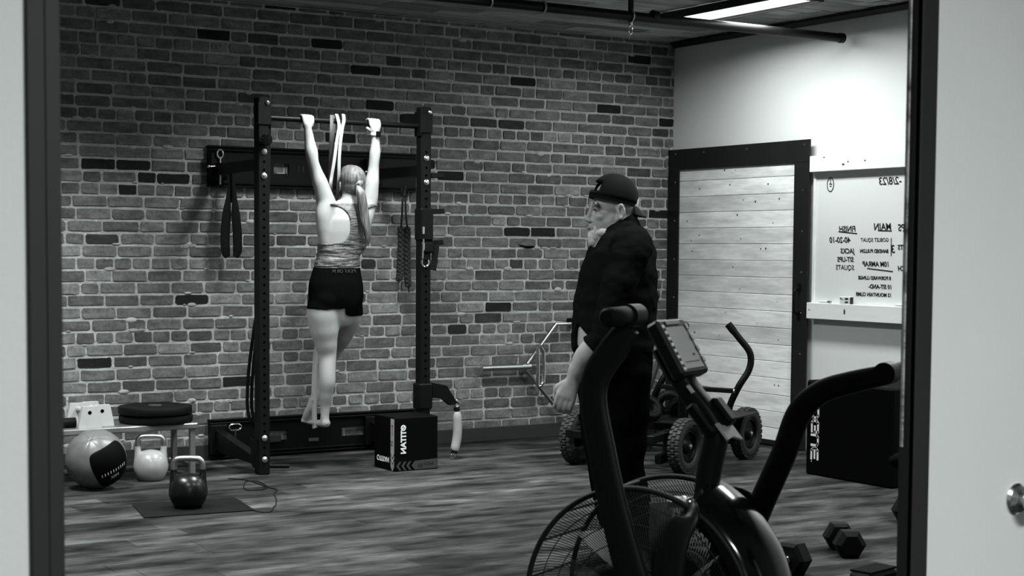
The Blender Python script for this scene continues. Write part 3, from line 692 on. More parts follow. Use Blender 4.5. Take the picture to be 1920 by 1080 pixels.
MB().cyl(((-4.994,-0.6,0.358)[0] - .16, -.58, BT + .03), ((-4.946,-0.6,0.355)[0], -.58, BT + .03), .03, n=20).build('roll', M['rubber'], sh)

# medicine ball
bc = V((-4.915,-0.88,0.158)); r_ = .176; bc.z = r_ - .001
ml = thing('medicine_ball', (bc.x, bc.y, 0), 'silver and black medicine ball resting on the floor under the bench', 'ball')
g = MB(); n_ = 48
seam = V((-.35, -.55, .75)).normalized(); s1 = seam.orthogonal().normalized(); s2 = seam.cross(s1)
for i in range(33):
    for k in range(n_):
        th = math.pi * i / 32; ph = 2 * math.pi * k / n_
        d = seam * math.cos(th) + (s1 * math.cos(ph) + s2 * math.sin(ph)) * math.sin(th)
        sq = 1 - .014 * max(0, 1 - abs(math.sin(3 * ph)) * 6) - .03 * max(0, noise.noise(d * 3.2)) * (1 if d.z > 0 else .2)
        g.v.append(tuple(bc + d * r_ * sq))
for i in range(32):
    for k in range(n_): g.f.append([i * n_ + k, (i + 1) * n_ + k, (i + 1) * n_ + (k + 1) % n_, i * n_ + (k + 1) % n_]); g.m.append(0); g.t.append(.5)
g.build('cover', M['silver_vinyl'], ml, angle=80)
f0 = (rtv * .66 - fwv * .74 + upv * -.02).normalized(); h0 = f0.cross(upv).normalized(); h0 = -h0 if h0.dot(rtv) < 0 else h0; v0 = h0.cross(f0); v0 = -v0 if v0.z < 0 else v0
ro = R(24); hh = h0 * math.cos(ro) + v0 * math.sin(ro); vv = v0 * math.cos(ro) - h0 * math.sin(ro)
def sph(a, b, k=1.004): return bc + (f0 * math.cos(a) * math.cos(b) + hh * math.sin(a) * math.cos(b) + vv * math.sin(b)).normalized() * r_ * k
pn_ = MB(); NA, NB = 28, 20; vs = []
for i in range(NA + 1):
    for j in range(NB + 1):
        u = i / NA * 2 - 1; w_ = j / NB * 2 - 1; q = 1 / (abs(u) ** 6 + abs(w_) ** 6) ** (1 / 6) * max(abs(u), abs(w_)) if (u or w_) else 1
        vs.append(sph(.10 + u * q * .72, -.20 + w_ * q * .74))
pn_.add(vs, [(i * (NB + 1) + j, i * (NB + 1) + j + 1, (i + 1) * (NB + 1) + j + 1, (i + 1) * (NB + 1) + j) for i in range(NA) for j in range(NB)])
pp_ = pn_.build('black_panel', M['vinyl'], ml, angle=80, label='black panel with white stitch marks'); so = pp_.modifiers.new('thickness', 'SOLIDIFY'); so.thickness = .004; so.offset = 1
for i in range(10):
    a = -.42 + i * .105; mb = MB(); mb.bar(sph(a, -.36, 1.03), sph(a + .01, -.27, 1.03), .0035, .003); mb.build('stitch', M['print_white'], ml)
for i, ch in enumerate('MAX'):
    a = .20 - i * .11; xd = sph(a - .05, -.5) - sph(a + .05, -.5); yd = sph(a, -.45) - sph(a, -.55); text('printed_letter', ch, sph(a, -.58, 1.035), xd, yd, .03, M['print_grey'], ml, ext=.001)
# kettlebells
def kettlebell(x, y, z0, rz, body, lab):
    t = thing('kettlebell', (x, y, z0), lab, 'kettlebell', 'competition kettlebells on the floor')
    Mz = Matrix.Rotation(rz, 3, 'Z'); o = V((x, y, z0)); bm = MB(); n = 40
    prof = [(0, 0), (.062, 0), (.072, .004), (.092, .035), (.1035, .07), (.105, .095), (.098, .13), (.082, .158), (.055, .178), (.02, .186), (0, .187)]
    bm.lathe(o, (0, 0, 1), prof, n)
    for sx in (-1, 1):   # square shoulders rising into the handle
        rings = [(.052, .10, .050, .05), (.066, .15, .032, .034), (.0765, .185, .0195, .02), (.0775, .208, .0185, .019)]
        vs = []; fs = []
        for (cx, cz, a, b) in rings:
            for k in range(16):
                an = 2 * math.pi * k / 16; vs.append(o + Mz @ V((sx * cx + a * math.cos(an), b * math.sin(an), cz)))
        for i in range(3):
            for k in range(16): fs.append((i * 16 + k, i * 16 + (k + 1) % 16, (i + 1) * 16 + (k + 1) % 16, (i + 1) * 16 + k))
        fs.append(tuple(48 + k for k in range(16))); bm.add(vs, fs)
    bm.build('body', body, t, angle=50)
    pts = [(-.0775, .205), (-.0775, .228), (-.072, .250), (-.055, .264), (-.02, .2675), (.02, .2675), (.055, .264), (.072, .250), (.0775, .228), (.0775, .205)]
    MB().tube([o + Mz @ V((a, 0, b)) for a, b in pts], .0165, 16, sub=4).build('handle', M['steel'], t)
    return t
k1 = V((-4.521,-0.701,0)); kettlebell(k1.x, k1.y, 0, R(-22), M['white_gloss'], 'white kettlebell with steel handle beside the medicine ball')
mp_ = [V((-4.927,-1.559,0)), V((-4.348,-1.608,0)), V((-4.42,-2.072,0)), V((-5.014,-2.006,0))]
fm = MB(); fm.prism([p + V((0, 0, .0005)) for p in mp_], (0, 0, .005)); tag(fm.build('floor_mat', M['rubber'], smooth=False), 'thin black rubber mat lying under the black kettlebell', 'mat')
k2 = V((-4.699,-1.812,0)); kettlebell(k2.x, k2.y, .0058, R(-24), M['kettle_black'], 'black kettlebell with steel handle standing on the floor mat')
cd = MB()
cd.tube([(-4.43,-2.094,0.004), (-4.409,-2.146,0.004), (-4.362,-2.153,0.004), (-4.303,-2.045,0.004), (-4.254,-1.969,0.004), (-4.169,-1.782,0.004), (-4.094,-1.578,0.004), (-4.021,-1.457,0.004), (-4.028,-1.357,0.004), (-3.993,-1.156,0.004), (-4.001,-1.076,0.004), (-4.054,-1.072,0.004), (-4.126,-1.205,0.004), (-4.18,-1.367,0.004), (-4.137,-1.415,0.004), (-4.042,-1.35,0.004), (-4.023,-1.064,0.004), (-4.059,-0.941,0.004), (-4.099,-0.893,0.004)], .003, 6, sub=5)
tag(cd.build('power_cord', M['wire']), 'thin dark cord looping over the floor from the mat towards the rack', 'cord')

# ================================================================ PLYO BOX
p0 = V((-3.067,-1.118,0)); bw_, bd_, bh_ = .315, .285, .345
pb = thing('plyo_box', (p0.x + bw_ / 2, p0.y + bd_ / 2, 0), 'black foam jump box with grey chevrons beside the right rack post', 'box')
MB().box((p0.x + bw_ / 2, p0.y + bd_ / 2, bh_ / 2), (bw_, bd_, bh_), bev=.006).build('body', M['vinyl'], pb)
fx, fy = p0.x, p0.y; e_ = .0012
def face(poly, nm, m, lab=None):  # polygons on the left (-X) face: (distance from the front edge, height)
    mb = MB()
    for q in poly: mb.prism([(fx - .0005, fy + a, b) for a, b in q], (-e_, 0, 0))
    return mb.build(nm, m, pb, smooth=False, label=lab)
c0_, c1_ = .006, .053
face([[(c0_, .335), (c1_, .335), (c1_, .115), ((c0_ + c1_) / 2, .085), (c0_, .115)]] + [[(c0_, h), ((c0_ + c1_) / 2, h - .03), (c1_, h), (c1_, h - .022), ((c0_ + c1_) / 2, h - .052), (c0_, h - .022)] for h in (.102, .068, .034 + .018)], 'chevron_strip', M['print_grey'], 'pale grey corner strip ending in chevrons')
text('printed_size', '24', (fx - .002, fy + .022, .20), (0, 0, -1), (0, 1, 0), .04, M['ink'], pb)
mb = MB(); mb.box((fx - .002, fy + .03, .262), (.001, .005, .07)); mb.box((fx - .002, fy + .03, .292), (.001, .018, .006)); mb.build('strip_mark', M['ink'], pb, smooth=False)
text('box_lettering', 'TITAN', (fx - .001, fy + .205, .083), (0, -1, 0), (0, 0, -1), .045, M['print_white'], pb, weight=.001)
MB().lathe((fx - .0005, fy + .225, .068), (-1, 0, 0), [(.018, 0), (.018, .001), (.012, .001), (.012, 0)], 20).build('emblem', M['print_white'], pb, smooth=False)
# front (-Y) face
text('box_lettering', 'TITAN', (fx + .080, fy - .0012, .262), (0, 0, -1), (-1, 0, 0), .052, M['print_white'], pb, weight=.002)
mb = MB(); mb.lathe((fx + .062, fy - .0005, .278), (0, -1, 0), [(.019, 0), (.019, .001), (.010, .001), (.010, 0)], 20); mb.bar((fx + .05, fy - .002, .27), (fx + .078, fy - .002, .288), .001, .007, side=(0, 1, 0)); mb.build('emblem', M['print_white'], pb, smooth=False)
mb = MB()
def fp(q): mb.prism([(fx + a, fy - .0005, b) for a, b in q], (0, -e_, 0))
for i in range(3):
    a = .012 + .036 * i; fp([(a + .022, .062), (a + .036, .062), (a + .016, .034), (a + .036, .006), (a + .022, .006), (a, .034)])
fp([(.145, .062), (.308, .068), (.308, .008), (.145, .006), (.122, .034)])
mb.build('chevron_band', M['print_dark'], pb, smooth=False, label='dark grey band with chevrons along the lower edge')
text('printed_size', '20', (fx + .205, fy - .003, .02), (-1, 0, 0), (0, 0, 1), .038, M['ink'], pb)
text('printed_note', 'INCH', (fx + .285, fy - .003, .03), (-1, 0, 0), (0, 0, 1), .03, M['ink'], pb)

# ================================================================ BIG BLACK SOFT BOX
X0_ = -.82; yb0, yb1 = -2.462, -3.215; hb_ = (-0.82,-2.461,0.602)[2]
rb_ = thing('soft_jump_box', (X0_ + .3, (yb0 + yb1) / 2, 0), 'large black soft jump box with white vertical lettering at the right wall', 'box')
MB().box((X0_ + .3, (yb0 + yb1) / 2, hb_ / 2), (.6, yb0 - yb1, hb_), bev=.012).build('body', M['vinyl'], rb_)
def glyph(lines, y_, z_, w_, h_, closed=False):
    """letter space: lx along the reading direction (down), ly up = towards the picture's left (+Y)"""
    for ln in lines:
        P = [V((X0_ - .0015, y_ + ly * w_, z_ - lx * h_)) for lx, ly in ln]
        for a, b in zip(P, P[1:]):
            d = (b - a).normalized() * .006; gl.bar(a - d, b + d, .002, .015, side=(1, 0, 0))
gl = MB()
ya, yb_ = V((-0.82,-2.581,0.314)).y, V((-0.82,-2.518,0.307)).y; W_ = yb_ - ya
Z = lambda y: (lambda a, b: a + (b - a) * (y - 745) / 120)((-0.82,-2.548,0.497)[2], (-0.82,-2.558,0.091)[2])
O_ = [[(.2, .05), (.8, .05), (1, .25), (1, .75), (.8, .95), (.2, .95), (0, .75), (0, .25), (.2, .05)]]
G_ = [[(1, .95), (.2, .95), (0, .75), (0, .25), (.2, .05), (1, .05), (1, .5), (.5, .5)]]
U_ = [[(0, .98), (0, .2), (.2, .05), (.8, .05), (1, .2), (1, .98)]]
E_ = [[(1, .95), (.2, .95), (0, .75), (0, .25), (.2, .05), (1, .05)], [(0, .5), (.9, .5)]]
R_ = [[(0, .0), (0, .95), (.8, .95), (1, .75), (.8, .5), (0, .5)], [(.6, .5), (1, .0)]]
for L_, v0, v1 in ((R_, 733, 756), (O_, 761, 783), (G_, 789, 810), (U_, 816, 835), (E_, 841, 861)):
    glyph(L_, ya, Z(v0), W_, Z(v0) - Z(v1))
gl.ball((X0_ - .001, yb_ - .004, Z(866)), (.0015, .004, .004), 8)
gl.build('lettering', M['print_white'], rb_, smooth=False, label='white mirrored vertical lettering')
MB().box((X0_ + .3, yb1 + .012, hb_ * .985), (.58, .02, .012), bev=.003).build('seam', M['rubber'], rb_)

# ================================================================ PUSH SLED
e1 = V((.91, .41, 0)).normalized(); e2 = V((-e1.y, e1.x, 0)); A_ = V((-1.492,-2.083,0)); WR = .175
LA, LB = .90, .80
sl_ = thing('push_sled', tuple(A_ + e1 * LA / 2 + e2 * LB / 2), 'black four-wheeled push sled with curved handles by the planked door', 'sled')
M['tyre'] = mat('tyre_rubber', .016, .6, spec=.4)
def wheel(c, lab=None):
    n = -e2; c = V((c.x, c.y, WR)); w_ = MB()
    w_.lathe(c, n, [(WR * .60, -.030), (WR * .66, -.040), (WR * .86, -.044), (WR * .965, -.034), (WR * .985, 0), (WR * .965, .034), (WR * .86, .044), (WR * .66, .040), (WR * .60, .030), (WR * .60, -.030)], 48)
    wh = w_.build('wheel', M['tyre'], sl_, angle=50)
    lg = MB(); u = n.orthogonal().normalized(); v = n.cross(u)
    for k in range(30):
        for j in (-1, 0, 1):
            an = 2 * math.pi * (k + (.5 if j else 0)) / 30; d = u * math.cos(an) + v * math.sin(an); t = n.cross(d)
            o = c + d * (WR * (.992 if j == 0 else .962)) + n * (j * .027)
            lg.box(o, (.014 if j == 0 else .016, .024 if j == 0 else .026, .026), Matrix((d, n, t)).transposed(), .003)
    lg.build('tread_lugs', M['tyre'], wh, kind='stuff', clean=False)
    r_ = MB(); r_.lathe(c, n, [(WR * .60, -.028), (WR * .60, .028), (WR * .54, .030), (WR * .5, .014), (WR * .3, .010), (WR * .2, .03), (WR * .14, .034), (0, .034)], 32); r_.build('rim', M['black'], wh)
    h_ = MB(); h_.lathe(c, n, [(.016, .030), (.016, .042), (.010, .046), (0, .046)], 16); h_.build('hub', M['zinc'], wh)
for s1_, s2_ in ((0, 0), (1, 0), (0, 1), (1, 1)):
    wheel(A_ + e1 * LA * s1_ + e2 * LB * s2_)
L3 = lambda a, b, z: A_ + e1 * a + e2 * b + V((0, 0, z))
mb = MB()
for b in (.10, LB - .10):
    mb.bar(L3(-.28, b, .235), L3(LA + .02, b, .30), .05, .05, bev=.004); mb.bar(L3(-.18, b, .10), L3(LA + .05, b, .16), .045, .06, bev=.004)
for a, z in ((-.25, .23), (.25, .26), (.85, .29)): mb.bar(L3(a, .1, z), L3(a, LB - .1, z), .05, .05, bev=.004)
for a in (-.05, .2, LA - .05):
    for b in (.10, LB - .10): mb.bar(L3(a, b, .1), L3(a, b, .28), .05, .04, bev=.003)
mb.build('chassis', M['black'], sl_)
mb = MB()
for a in (0, LA): mb.cyl(L3(a, .03, WR), L3(a, LB - .03, WR), .016, n=14)
mb.build('axle', M['black'], sl_)
MB().bar(L3(.02, .12, .31), L3(.80, .12, .33), .50, .008, side=tuple(e2)).build('deck', M['black'], sl_)
# handles: points measured on the near one, the far one is parallel
hp = [V((-1.205,-2.168,0.328)), V((-1.2,-2.165,0.423)), V((-1.18,-2.227,0.554)), V((-1.12,-2.257,0.667)), V((-1.114,-2.254,0.769)), V((-1.172,-2.21,0.867)), V((-1.225,-2.172,0.948))]
for q in (0, .56):
    mb = MB(); mb.tube([p + e2 * q for p in hp], .0215, 16, sub=5); hd = mb.build('push_handle', M['black'], sl_)
    MB().tube([hp[-1] + e2 * q + (hp[-2] - hp[-1]) * .55, hp[-1] + e2 * q, hp[-1] + e2 * q + (hp[-1] - hp[-2]).normalized() * .006], .0245, 16).build('grip', M['rubber'], hd)
cbp = V((-1.188,-2.2,0.525)); mb = MB(); mb.bar(cbp, cbp + e2 * .56, .04, .03, bev=.004); cb_ = mb.build('cross_bar', M['black'], sl_)
bb_ = MB(); bb_.lathe(cbp - e2 * .0 + V((-.05, -.04, 0)) * .4, -e2 + V((0, 0, 0)), [(.014, 0), (.013, .006), (0, .008)], 12); bb_.build('bolt', M['zinc'], cb_)
mb = MB(); pz = V((-1.309,-1.825,0.923)); pf = V((pz.x, pz.y, .3)); mb.bar(pf, (pz.x, pz.y, 0.70), .08, .02, bev=.004); mb.cyl((pz.x, pz.y, .3), pz, .018, n=14); mb.ball(pz, .034, 16); mb.build('weight_post', M['black'], sl_)
mb = MB(); q0 = V((-2.18,-2.511,0.196)); q1 = V((-2.076,-2.382,0.458)); q2 = V((-1.867,-2.26,0.699)); q3 = V((-1.768,-2.192,0.857))
mb.bar(q0, q1, .035, .05, side=(1, 0, 0), bev=.003); mb.tube([q1, q2, q3], [.026, .02, .008], 10, flat=.5, side=(1, 0, 0)); mb.build('front_strut', M['black'], sl_)
for p in ((-2.205,-2.548,0.303), (-2.199,-2.557,0.228)):
    bb_ = MB(); bb_.ball(p, .012, 12); bb_.build('bolt', M['zinc'], sl_)
# knobbly black ropes lying on the sled
rs = random.Random(4)
br = thing('battle_rope', tuple(L3(.25, .35, .33)), 'black knobbly rope coils piled on the push sled', 'rope')
for i, (a, b, rr) in enumerate(((.06, .30, .105), (.24, .45, .11), (.42, .36, .10), (.33, .22, .075))):
    c = L3(a, b, .335 + rr * .6); mb = MB(); tl = rs.uniform(.5, 1.0); nrm = (V((math.sin(i * 1.7) * .6, -.7, math.cos(i) * .5))).normalized(); u = nrm.orthogonal().normalized(); v = nrm.cross(u)
    pts = [c + (u * math.cos(t) + v * math.sin(t)) * rr * .62 for t in [k * math.pi / 12 for k in range(24)]]
    mb.tube(pts, .03, 12, closed=True)
    for k in range(26):
        t = 2 * math.pi * k / 26; d = u * math.cos(t) + v * math.sin(t); o = c + d * rr * .62; tg = nrm.cross(d)
        for w_ in range(6):
            f = 2 * math.pi * w_ / 6; dd = d * math.cos(f) + nrm * math.sin(f)
            mb.box(o + dd * .031 + tg * (w_ % 2) * .006, (.007, .010, .012), Matrix((dd, tg, dd.cross(tg))).transposed(), .002)
    mb.build('coil', M['rubber'], br)

# ================================================================ DUMBBELLS and foot plate
def dumbbell(c, ax, lab, hw=.073, L=.30, grp='hex dumbbells on the floor'):
    c = V(c); ax = V(ax).normalized(); sd = V((0, 0, 1)).cross(ax); hz = hw * math.cos(R(30))
    t = thing('dumbbell', (c.x, c.y, 0), lab, 'dumbbell', grp); o = V((c.x, c.y, hz))
    for s_ in (-1, 1):
        mb = MB(); vs = []; HL = .095
        for (h, k) in ((L / 2 - HL, .80), (L / 2 - HL + .014, 1), (L / 2 - .022, 1), (L / 2, .66)):
            for i in range(6):
                an = math.pi / 3 * i; kk = k
                z = math.sin(an) * hw * kk; vs.append(o + ax * s_ * h + sd * math.cos(an) * hw * kk + V((0, 0, z)))
        fs = [tuple(range(6)), tuple(range(18, 24))]
        for a in range(3):
            for i in range(6): fs.append((a * 6 + i, a * 6 + (i + 1) % 6, a * 6 + 6 + (i + 1) % 6, a * 6 + 6 + i))
        mb.add(vs, fs); mb.build('head', M['rubber'], t, smooth=False)
    mb = MB(); mb.tube([o + ax * a for a in (-(L / 2 - .09), -.045, -.02, .02, .045, L / 2 - .09)], [.013, .014, .017, .017, .014, .013], 16, sub=3)
    for s_ in (-1, 1): mb.cyl(o + ax * s_ * (L / 2 - .105), o + ax * s_ * (L / 2 - .094), .02, n=16)
    mb.build('handle', M['chrome'], t)
c = V((-2.543,-4.644,0)); dumbbell(c + V((.05, .09, 0)), (.50, .87, 0), 'black hex dumbbell pointing at the viewer between bike and door frame')
c = V((-3.024,-4.825,0)); dumbbell(c + V((-.11, 0.0, 0)), (.97, .22, 0), 'black hex dumbbell with a bright chrome handle half behind the bike', hw=.082)
c = V((-1.648,-4.172,0)); dumbbell(c, (.5, .87, 0), 'black hex dumbbell end showing at the right door frame')
c = V((-2.899,-5.153,0)); ft = thing('foot_plate', (c.x, c.y, 0), 'ribbed black rubber foot plate on the floor below the dumbbell', 'foot plate')
dx = V((.97, .22, 0)).normalized(); dy = V((-dx.y, dx.x, 0)); Mx = Matrix((dx, dy, V((0, 0, 1)))).transposed()
mb = MB(); mb.box(c + V((0, 0, .035)), (.22, .11, .07), Mx, .015); mb.build('base', M['rubber'], ft)
mb = MB()
for i in range(14): mb.box(c + dx * (-.095 + i * .0148) + V((0, 0, .073)), (.006, .108, .010), Mx, .002)
mb.build('tread_ribs', M['rubber'], ft)


# ================================================================ AIR BIKE (in front)
FAN = V((-5.209, -6.566, .441)); nb = V((-.883, -.469, 0)).normalized(); bx = V((.469, -.883, 0)).normalized(); zz = V((0, 0, 1))
FR = .345; DW = .27
bk = thing('air_bike', tuple(FAN - nb * DW / 2 - V((0, 0, .441)) + bx * .3), 'black fan exercise bike with caged wheel in the foreground', 'exercise bike')
M['bike'] = mat('bike_frame_paint', .006, .45, spec=.16)
M['mesh'] = mat('cage_wire', .006, .6, spec=.3)
M['blade'] = mat('fan_blade', .05, .5)
B = lambda s_, o, z: FAN + bx * s_ + nb * o + V((0, 0, z - .441))
# cage: rings and spiral spokes on both faces
def cage(o, name):
    mb = MB(); c = FAN + nb * o
    for k in range(210):
        pts = []
        for i in range(7):
            f = i / 6; rad = .065 + (FR - .085) * f; an = 2 * math.pi * k / 210 + f * .55; dome = .030 * (1 - f * f)
            pts.append(c + (bx * math.cos(an) + zz * math.sin(an)) * rad + nb * dome * (1 if o > -.1 else -1))
        mb.tube(pts, .0015, 3)
    for rad in (.07, .13, .19, .24, .29): mb.tube([c + (bx * math.cos(t) + zz * math.sin(t)) * rad + nb * (.030 * (1 - ((rad - .065) / .26) ** 2)) * (1 if o > -.1 else -1) for t in [i * math.pi / 32 for i in range(64)]], .0016, 4, closed=True)
    return mb.build(name, M['mesh'], bk, kind='stuff', clean=False)
cage(0, 'wire_cage'); cage(-DW, 'wire_cage')
for o in (0, -DW):
    mb = MB(); mb.tube([FAN + nb * o + (bx * math.cos(t) + zz * math.sin(t)) * (FR - .010) for t in [i * math.pi / 48 for i in range(96)]], .008, 12, closed=True); mb.build('cage_ring', M['mesh'], bk)
    MB().lathe(FAN + nb * (o + (.03 if o == 0 else -.03)), nb if o == 0 else -nb, [(.085, -.012), (.085, .004), (.07, .012), (0, .016)], 32).build('hub_cap', M['bike'], bk)
# glossy rounded shroud over the rear half of the drum
mb = MB(); vs = []; nA, nO = 40, 20
for i in range(nA + 1):
    an = R(64 - i * 134 / nA)
    for j in range(nO + 1):
        u = j / nO; o = .012 - u * (DW + .03); bulge = .052 * (1 - abs(2 * u - 1) ** 2.6); rad = FR - .008 + bulge
        if j in (0, nO): rad -= .03
        vs.append(FAN + nb * o + (bx * math.cos(an) + zz * math.sin(an)) * rad)
fs = [(i * (nO + 1) + j, i * (nO + 1) + j + 1, (i + 1) * (nO + 1) + j + 1, (i + 1) * (nO + 1) + j) for i in range(nA) for j in range(nO)]
mb.add(vs, fs)
shd = mb.build('shroud', M['black_gloss'], bk, angle=70)
so = shd.modifiers.new('thickness', 'SOLIDIFY'); so.thickness = .004
# fan blades and rim bars
for k in range(7):
    an = 2 * math.pi * k / 7 + .55; d = bx * math.cos(an) + zz * math.sin(an); t = nb.cross(d)
    tw = (t * .90 + nb * .43).normalized()
    mb = MB(); a = FAN + nb * (-DW / 2)
    mb.prism([a + d * .07 - nb * .06, a + d * .27 - nb * .10 + t * .03, a + d * .285 + nb * .06 + t * .03, a + d * .20 + nb * .10, a + d * .07 + nb * .05], tw.cross(d).normalized() * .004); mb.build('fan_blade', M['blade'], bk)
mb = MB(); mb.cyl(FAN + nb * .05, FAN - nb * (DW + .05), .02, n=20); mb.build('fan_axle', M['steel'], bk)
mb = MB()
for k in range(9):
    an = R(110 + k * 20); mb.cyl(FAN + (bx * math.cos(an) + zz * math.sin(an)) * (FR - .012), FAN - nb * DW + (bx * math.cos(an) + zz * math.sin(an)) * (FR - .012), .005, n=8)
mb.build('cage_tie_rods', M['mesh'], bk)
# fork legs, stabilisers, base beam
def loft(mb, P, W, T, lat):
    """flat tapering tube: P points, W widths (in the plane), T thickness along lat"""
    n = 16; vs = []; P = [V(p) for p in P]; q = []; ww = []; N = len(P)
    for i in range(N - 1):
        a = P[max(i - 1, 0)]; b = P[i]; c = P[i + 1]; d = P[min(i + 2, N - 1)]
        for k in range(6):
            t = k / 6; q.append(.5 * ((2 * b) + (c - a) * t + (2 * a - 5 * b + 4 * c - d) * t * t + (3 * b - a - 3 * c + d) * t ** 3)); ww.append(W[i] * (1 - t) + W[i + 1] * t)
    q.append(P[-1]); ww.append(W[-1])
    for i, p in enumerate(q):
        t = (q[min(i + 1, len(q) - 1)] - q[max(i - 1, 0)]).normalized(); sd = t.cross(lat).normalized()
        for k in range(n):
            an = 2 * math.pi * k / n; cx = math.copysign(abs(math.cos(an)) ** .55, math.cos(an)); sx = math.copysign(abs(math.sin(an)) ** .55, math.sin(an))
            vs.append(p + sd * cx * ww[i] / 2 + lat * sx * T / 2)
    fs = [(i * n + k, i * n + (k + 1) % n, (i + 1) * n + (k + 1) % n, (i + 1) * n + k) for i in range(len(q) - 1) for k in range(n)] + [tuple(range(n)), tuple((len(q) - 1) * n + k for k in range(n))]
    mb.add(vs, fs)
for o, nm in ((.055, 0), (-DW - .055, 1)):
    mb = MB(); T0 = V((-5.022,-6.63,0.739)); top = V((T0.x, T0.y, T0.z)) + nb * (o + .135) * .55
    s_top = (T0 - FAN).dot(bx)
    loft(mb, [B(s_top, o * .55 - .06, T0.z + .0), V((-5.158,-6.727,0.72)) + nb * (o - .055 if o < 0 else 0), V((-5.188,-6.712,0.661)) + nb * (o - .055 if o < 0 else 0), V((-5.2,-6.701,0.554)) + nb * (o - .055 if o < 0 else 0), V((-5.203,-6.694,0.417)) + nb * (o - .055 if o < 0 else 0), B(.06, o, .07)], [.05, .065, .082, .085, .07, .055], .026, nb); mb.build('fork_leg', M['bike'], bk)
mb = MB(); mb.bar(B(-.04, .20, .05), B(-.04, -DW - .20, .05), .07, .05, bev=.01); mb.build('front_stabiliser', M['bike'], bk)
mb = MB(); mb.bar(B(.98, .13, .05), B(.98, -DW - .13, .05), .07, .05, bev=.01); mb.build('rear_stabiliser', M['bike'], bk)
for s_ in (-.04, .98):
    for o in (.19 if s_ < 0 else .12, -DW - (.19 if s_ < 0 else .12)):
        MB().cyl(B(s_, o, .0), B(s_, o, .03), .028, n=16).build('levelling_foot', M['rubber'], bk)
mb = MB(); mb.bar(B(.0, -DW / 2 , .07), B(.98, -DW / 2, .07), .06, .08, bev=.008); mb.bar(B(.42, -DW / 2, .09), B(.74, -DW / 2, .50), .05, .08, bev=.008); mb.bar(B(.40, -DW / 2, .36), B(.74, -DW / 2, .50), .05, .07, bev=.008); mb.build('main_beam', M['bike'], bk)
mb = MB(); mb.bar(B(.74, -DW / 2, .48), B(.80, -DW / 2, .84), .045, .05, bev=.006); mb.build('seat_post', M['steel'], bk)
mb = MB(); loft(mb, [B(.70, -DW / 2, .86), B(.76, -DW / 2, .865), B(.86, -DW / 2, .87), B(.94, -DW / 2, .875)], [.06, .06, .075, .06], .07, nb)
sv = MB(); sv.ball(B(.86, -DW / 2, .885), (.12, .10, .035), 24, Matrix((bx, nb, zz)).transposed()); sv.ball(B(.74, -DW / 2, .885), (.09, .035, .03), 20, Matrix((bx, nb, zz)).transposed()); sv.build('saddle', M['vinyl'], bk)
# crank and pedals
mb = MB(); mb.cyl(B(.42, .02, .34), B(.42, -DW - .02, .34), .02, n=16); mb.bar(B(.42, .02, .34), B(.36, .02, .19), .03, .014); mb.bar(B(.42, -DW - .02, .34), B(.48, -DW - .02, .49), .03, .014); mb.build('crank', M['steel'], bk)
for s_, o, z in ((.36, .08, .19), (.48, -DW - .08, .49)):
    mb = MB(); mb.box(B(s_, o, z), (.1, .09, .025), Matrix((bx, nb, zz)).transposed(), .006); mb.build('pedal', M['rubber'], bk)
# swinging arms with lateral grips
def arm(P, W, cap, off, g0, g1, gr):
    mb = MB(); loft(mb, P, W, .032, nb); a = mb.build('handle_arm', M['bike'], bk)
    c = V(cap)
    MB().cyl(c - nb * off * .032, c + nb * off * .03, .031, n=28).build('grip_socket', M['bike'], a)
    MB().tube([c + nb * off * .03, c + nb * off * .045, c + nb * off * .145, c + nb * off * .155], [.020, gr, gr * .96, gr * .7], 24).build('grip', M['rubber'], a)
arm([(-5.28,-6.624,1.219), (-5.302,-6.583,1.157), (-5.324,-6.542,1.088), (-5.329,-6.533,1.016), (-5.317,-6.555,0.889), (-5.299,-6.587,0.737), (-5.273,-6.638,0.557), (-5.25,-6.681,0.434)], [.062, .080, .078, .074, .078, .082, .09, .09], (-5.266,-6.618,1.247), 1, 0, 0, .0265)
arm([(-4.617,-6.894,1.086), (-4.658,-6.815,1.063), (-4.701,-6.735,1.03), (-4.73,-6.679,0.967), (-4.75,-6.642,0.852), (-4.782,-6.581,0.694), (-4.815,-6.519,0.519), (-4.837,-6.477,0.42)], [.055, .062, .066, .072, .072, .074, .08, .08], (-4.607,-6.891,1.09), -1, 0, 0, .024)
# console mast
mb = MB(); loft(mb, [(-5.022,-6.63,0.728), (-5.017,-6.64,0.824), (-5.008,-6.657,0.921), (-5.018,-6.638,0.97), (-5.048,-6.582,1.043), (-5.072,-6.536,1.123)], [.055, .06, .06, .06, .058, .055], .07, nb); mast = mb.build('console_mast', M['bike'], bk)
ur = V((-4.996,-6.68,0.959)) - V((-5.052,-6.574,1.098)); ud = ur.normalized(); un = nb.cross(ud).normalized()
if un.z < 0: un = -un
# pale plate on the mast, notched, with two dark pads
m0 = V((-5.036,-6.605,0.99)) ; hw_ = .036
pc = lambda a, b, h=.031: m0 + ud * a + nb * b + un * h
M['pale_plate'] = mat('pale_plate', .42, .5)
mb = MB(); mb.prism([pc(-.055, .045), pc(-.03, .045), pc(-.03, .02), pc(.075, .02), pc(.075, .045), pc(.13, .045), pc(.125, .0), pc(.14, -.045), pc(.075, -.045), pc(.06, -.01), pc(-.02, -.01), pc(-.055, -.045)], un * .006); mb.build('mast_plate', M['pale_plate'], mast, smooth=False, label='pale notched plate')
mb = MB(); mb.box(pc(.050, -.020, .046), (.085, .05, .034), Matrix((ud, nb, un)).transposed(), .008); mb.box(pc(.045, .055, .014), (.10, .04, .03), Matrix((ud, nb, un)).transposed(), .006); mb.build('cable_clamp', M['black'], mast)
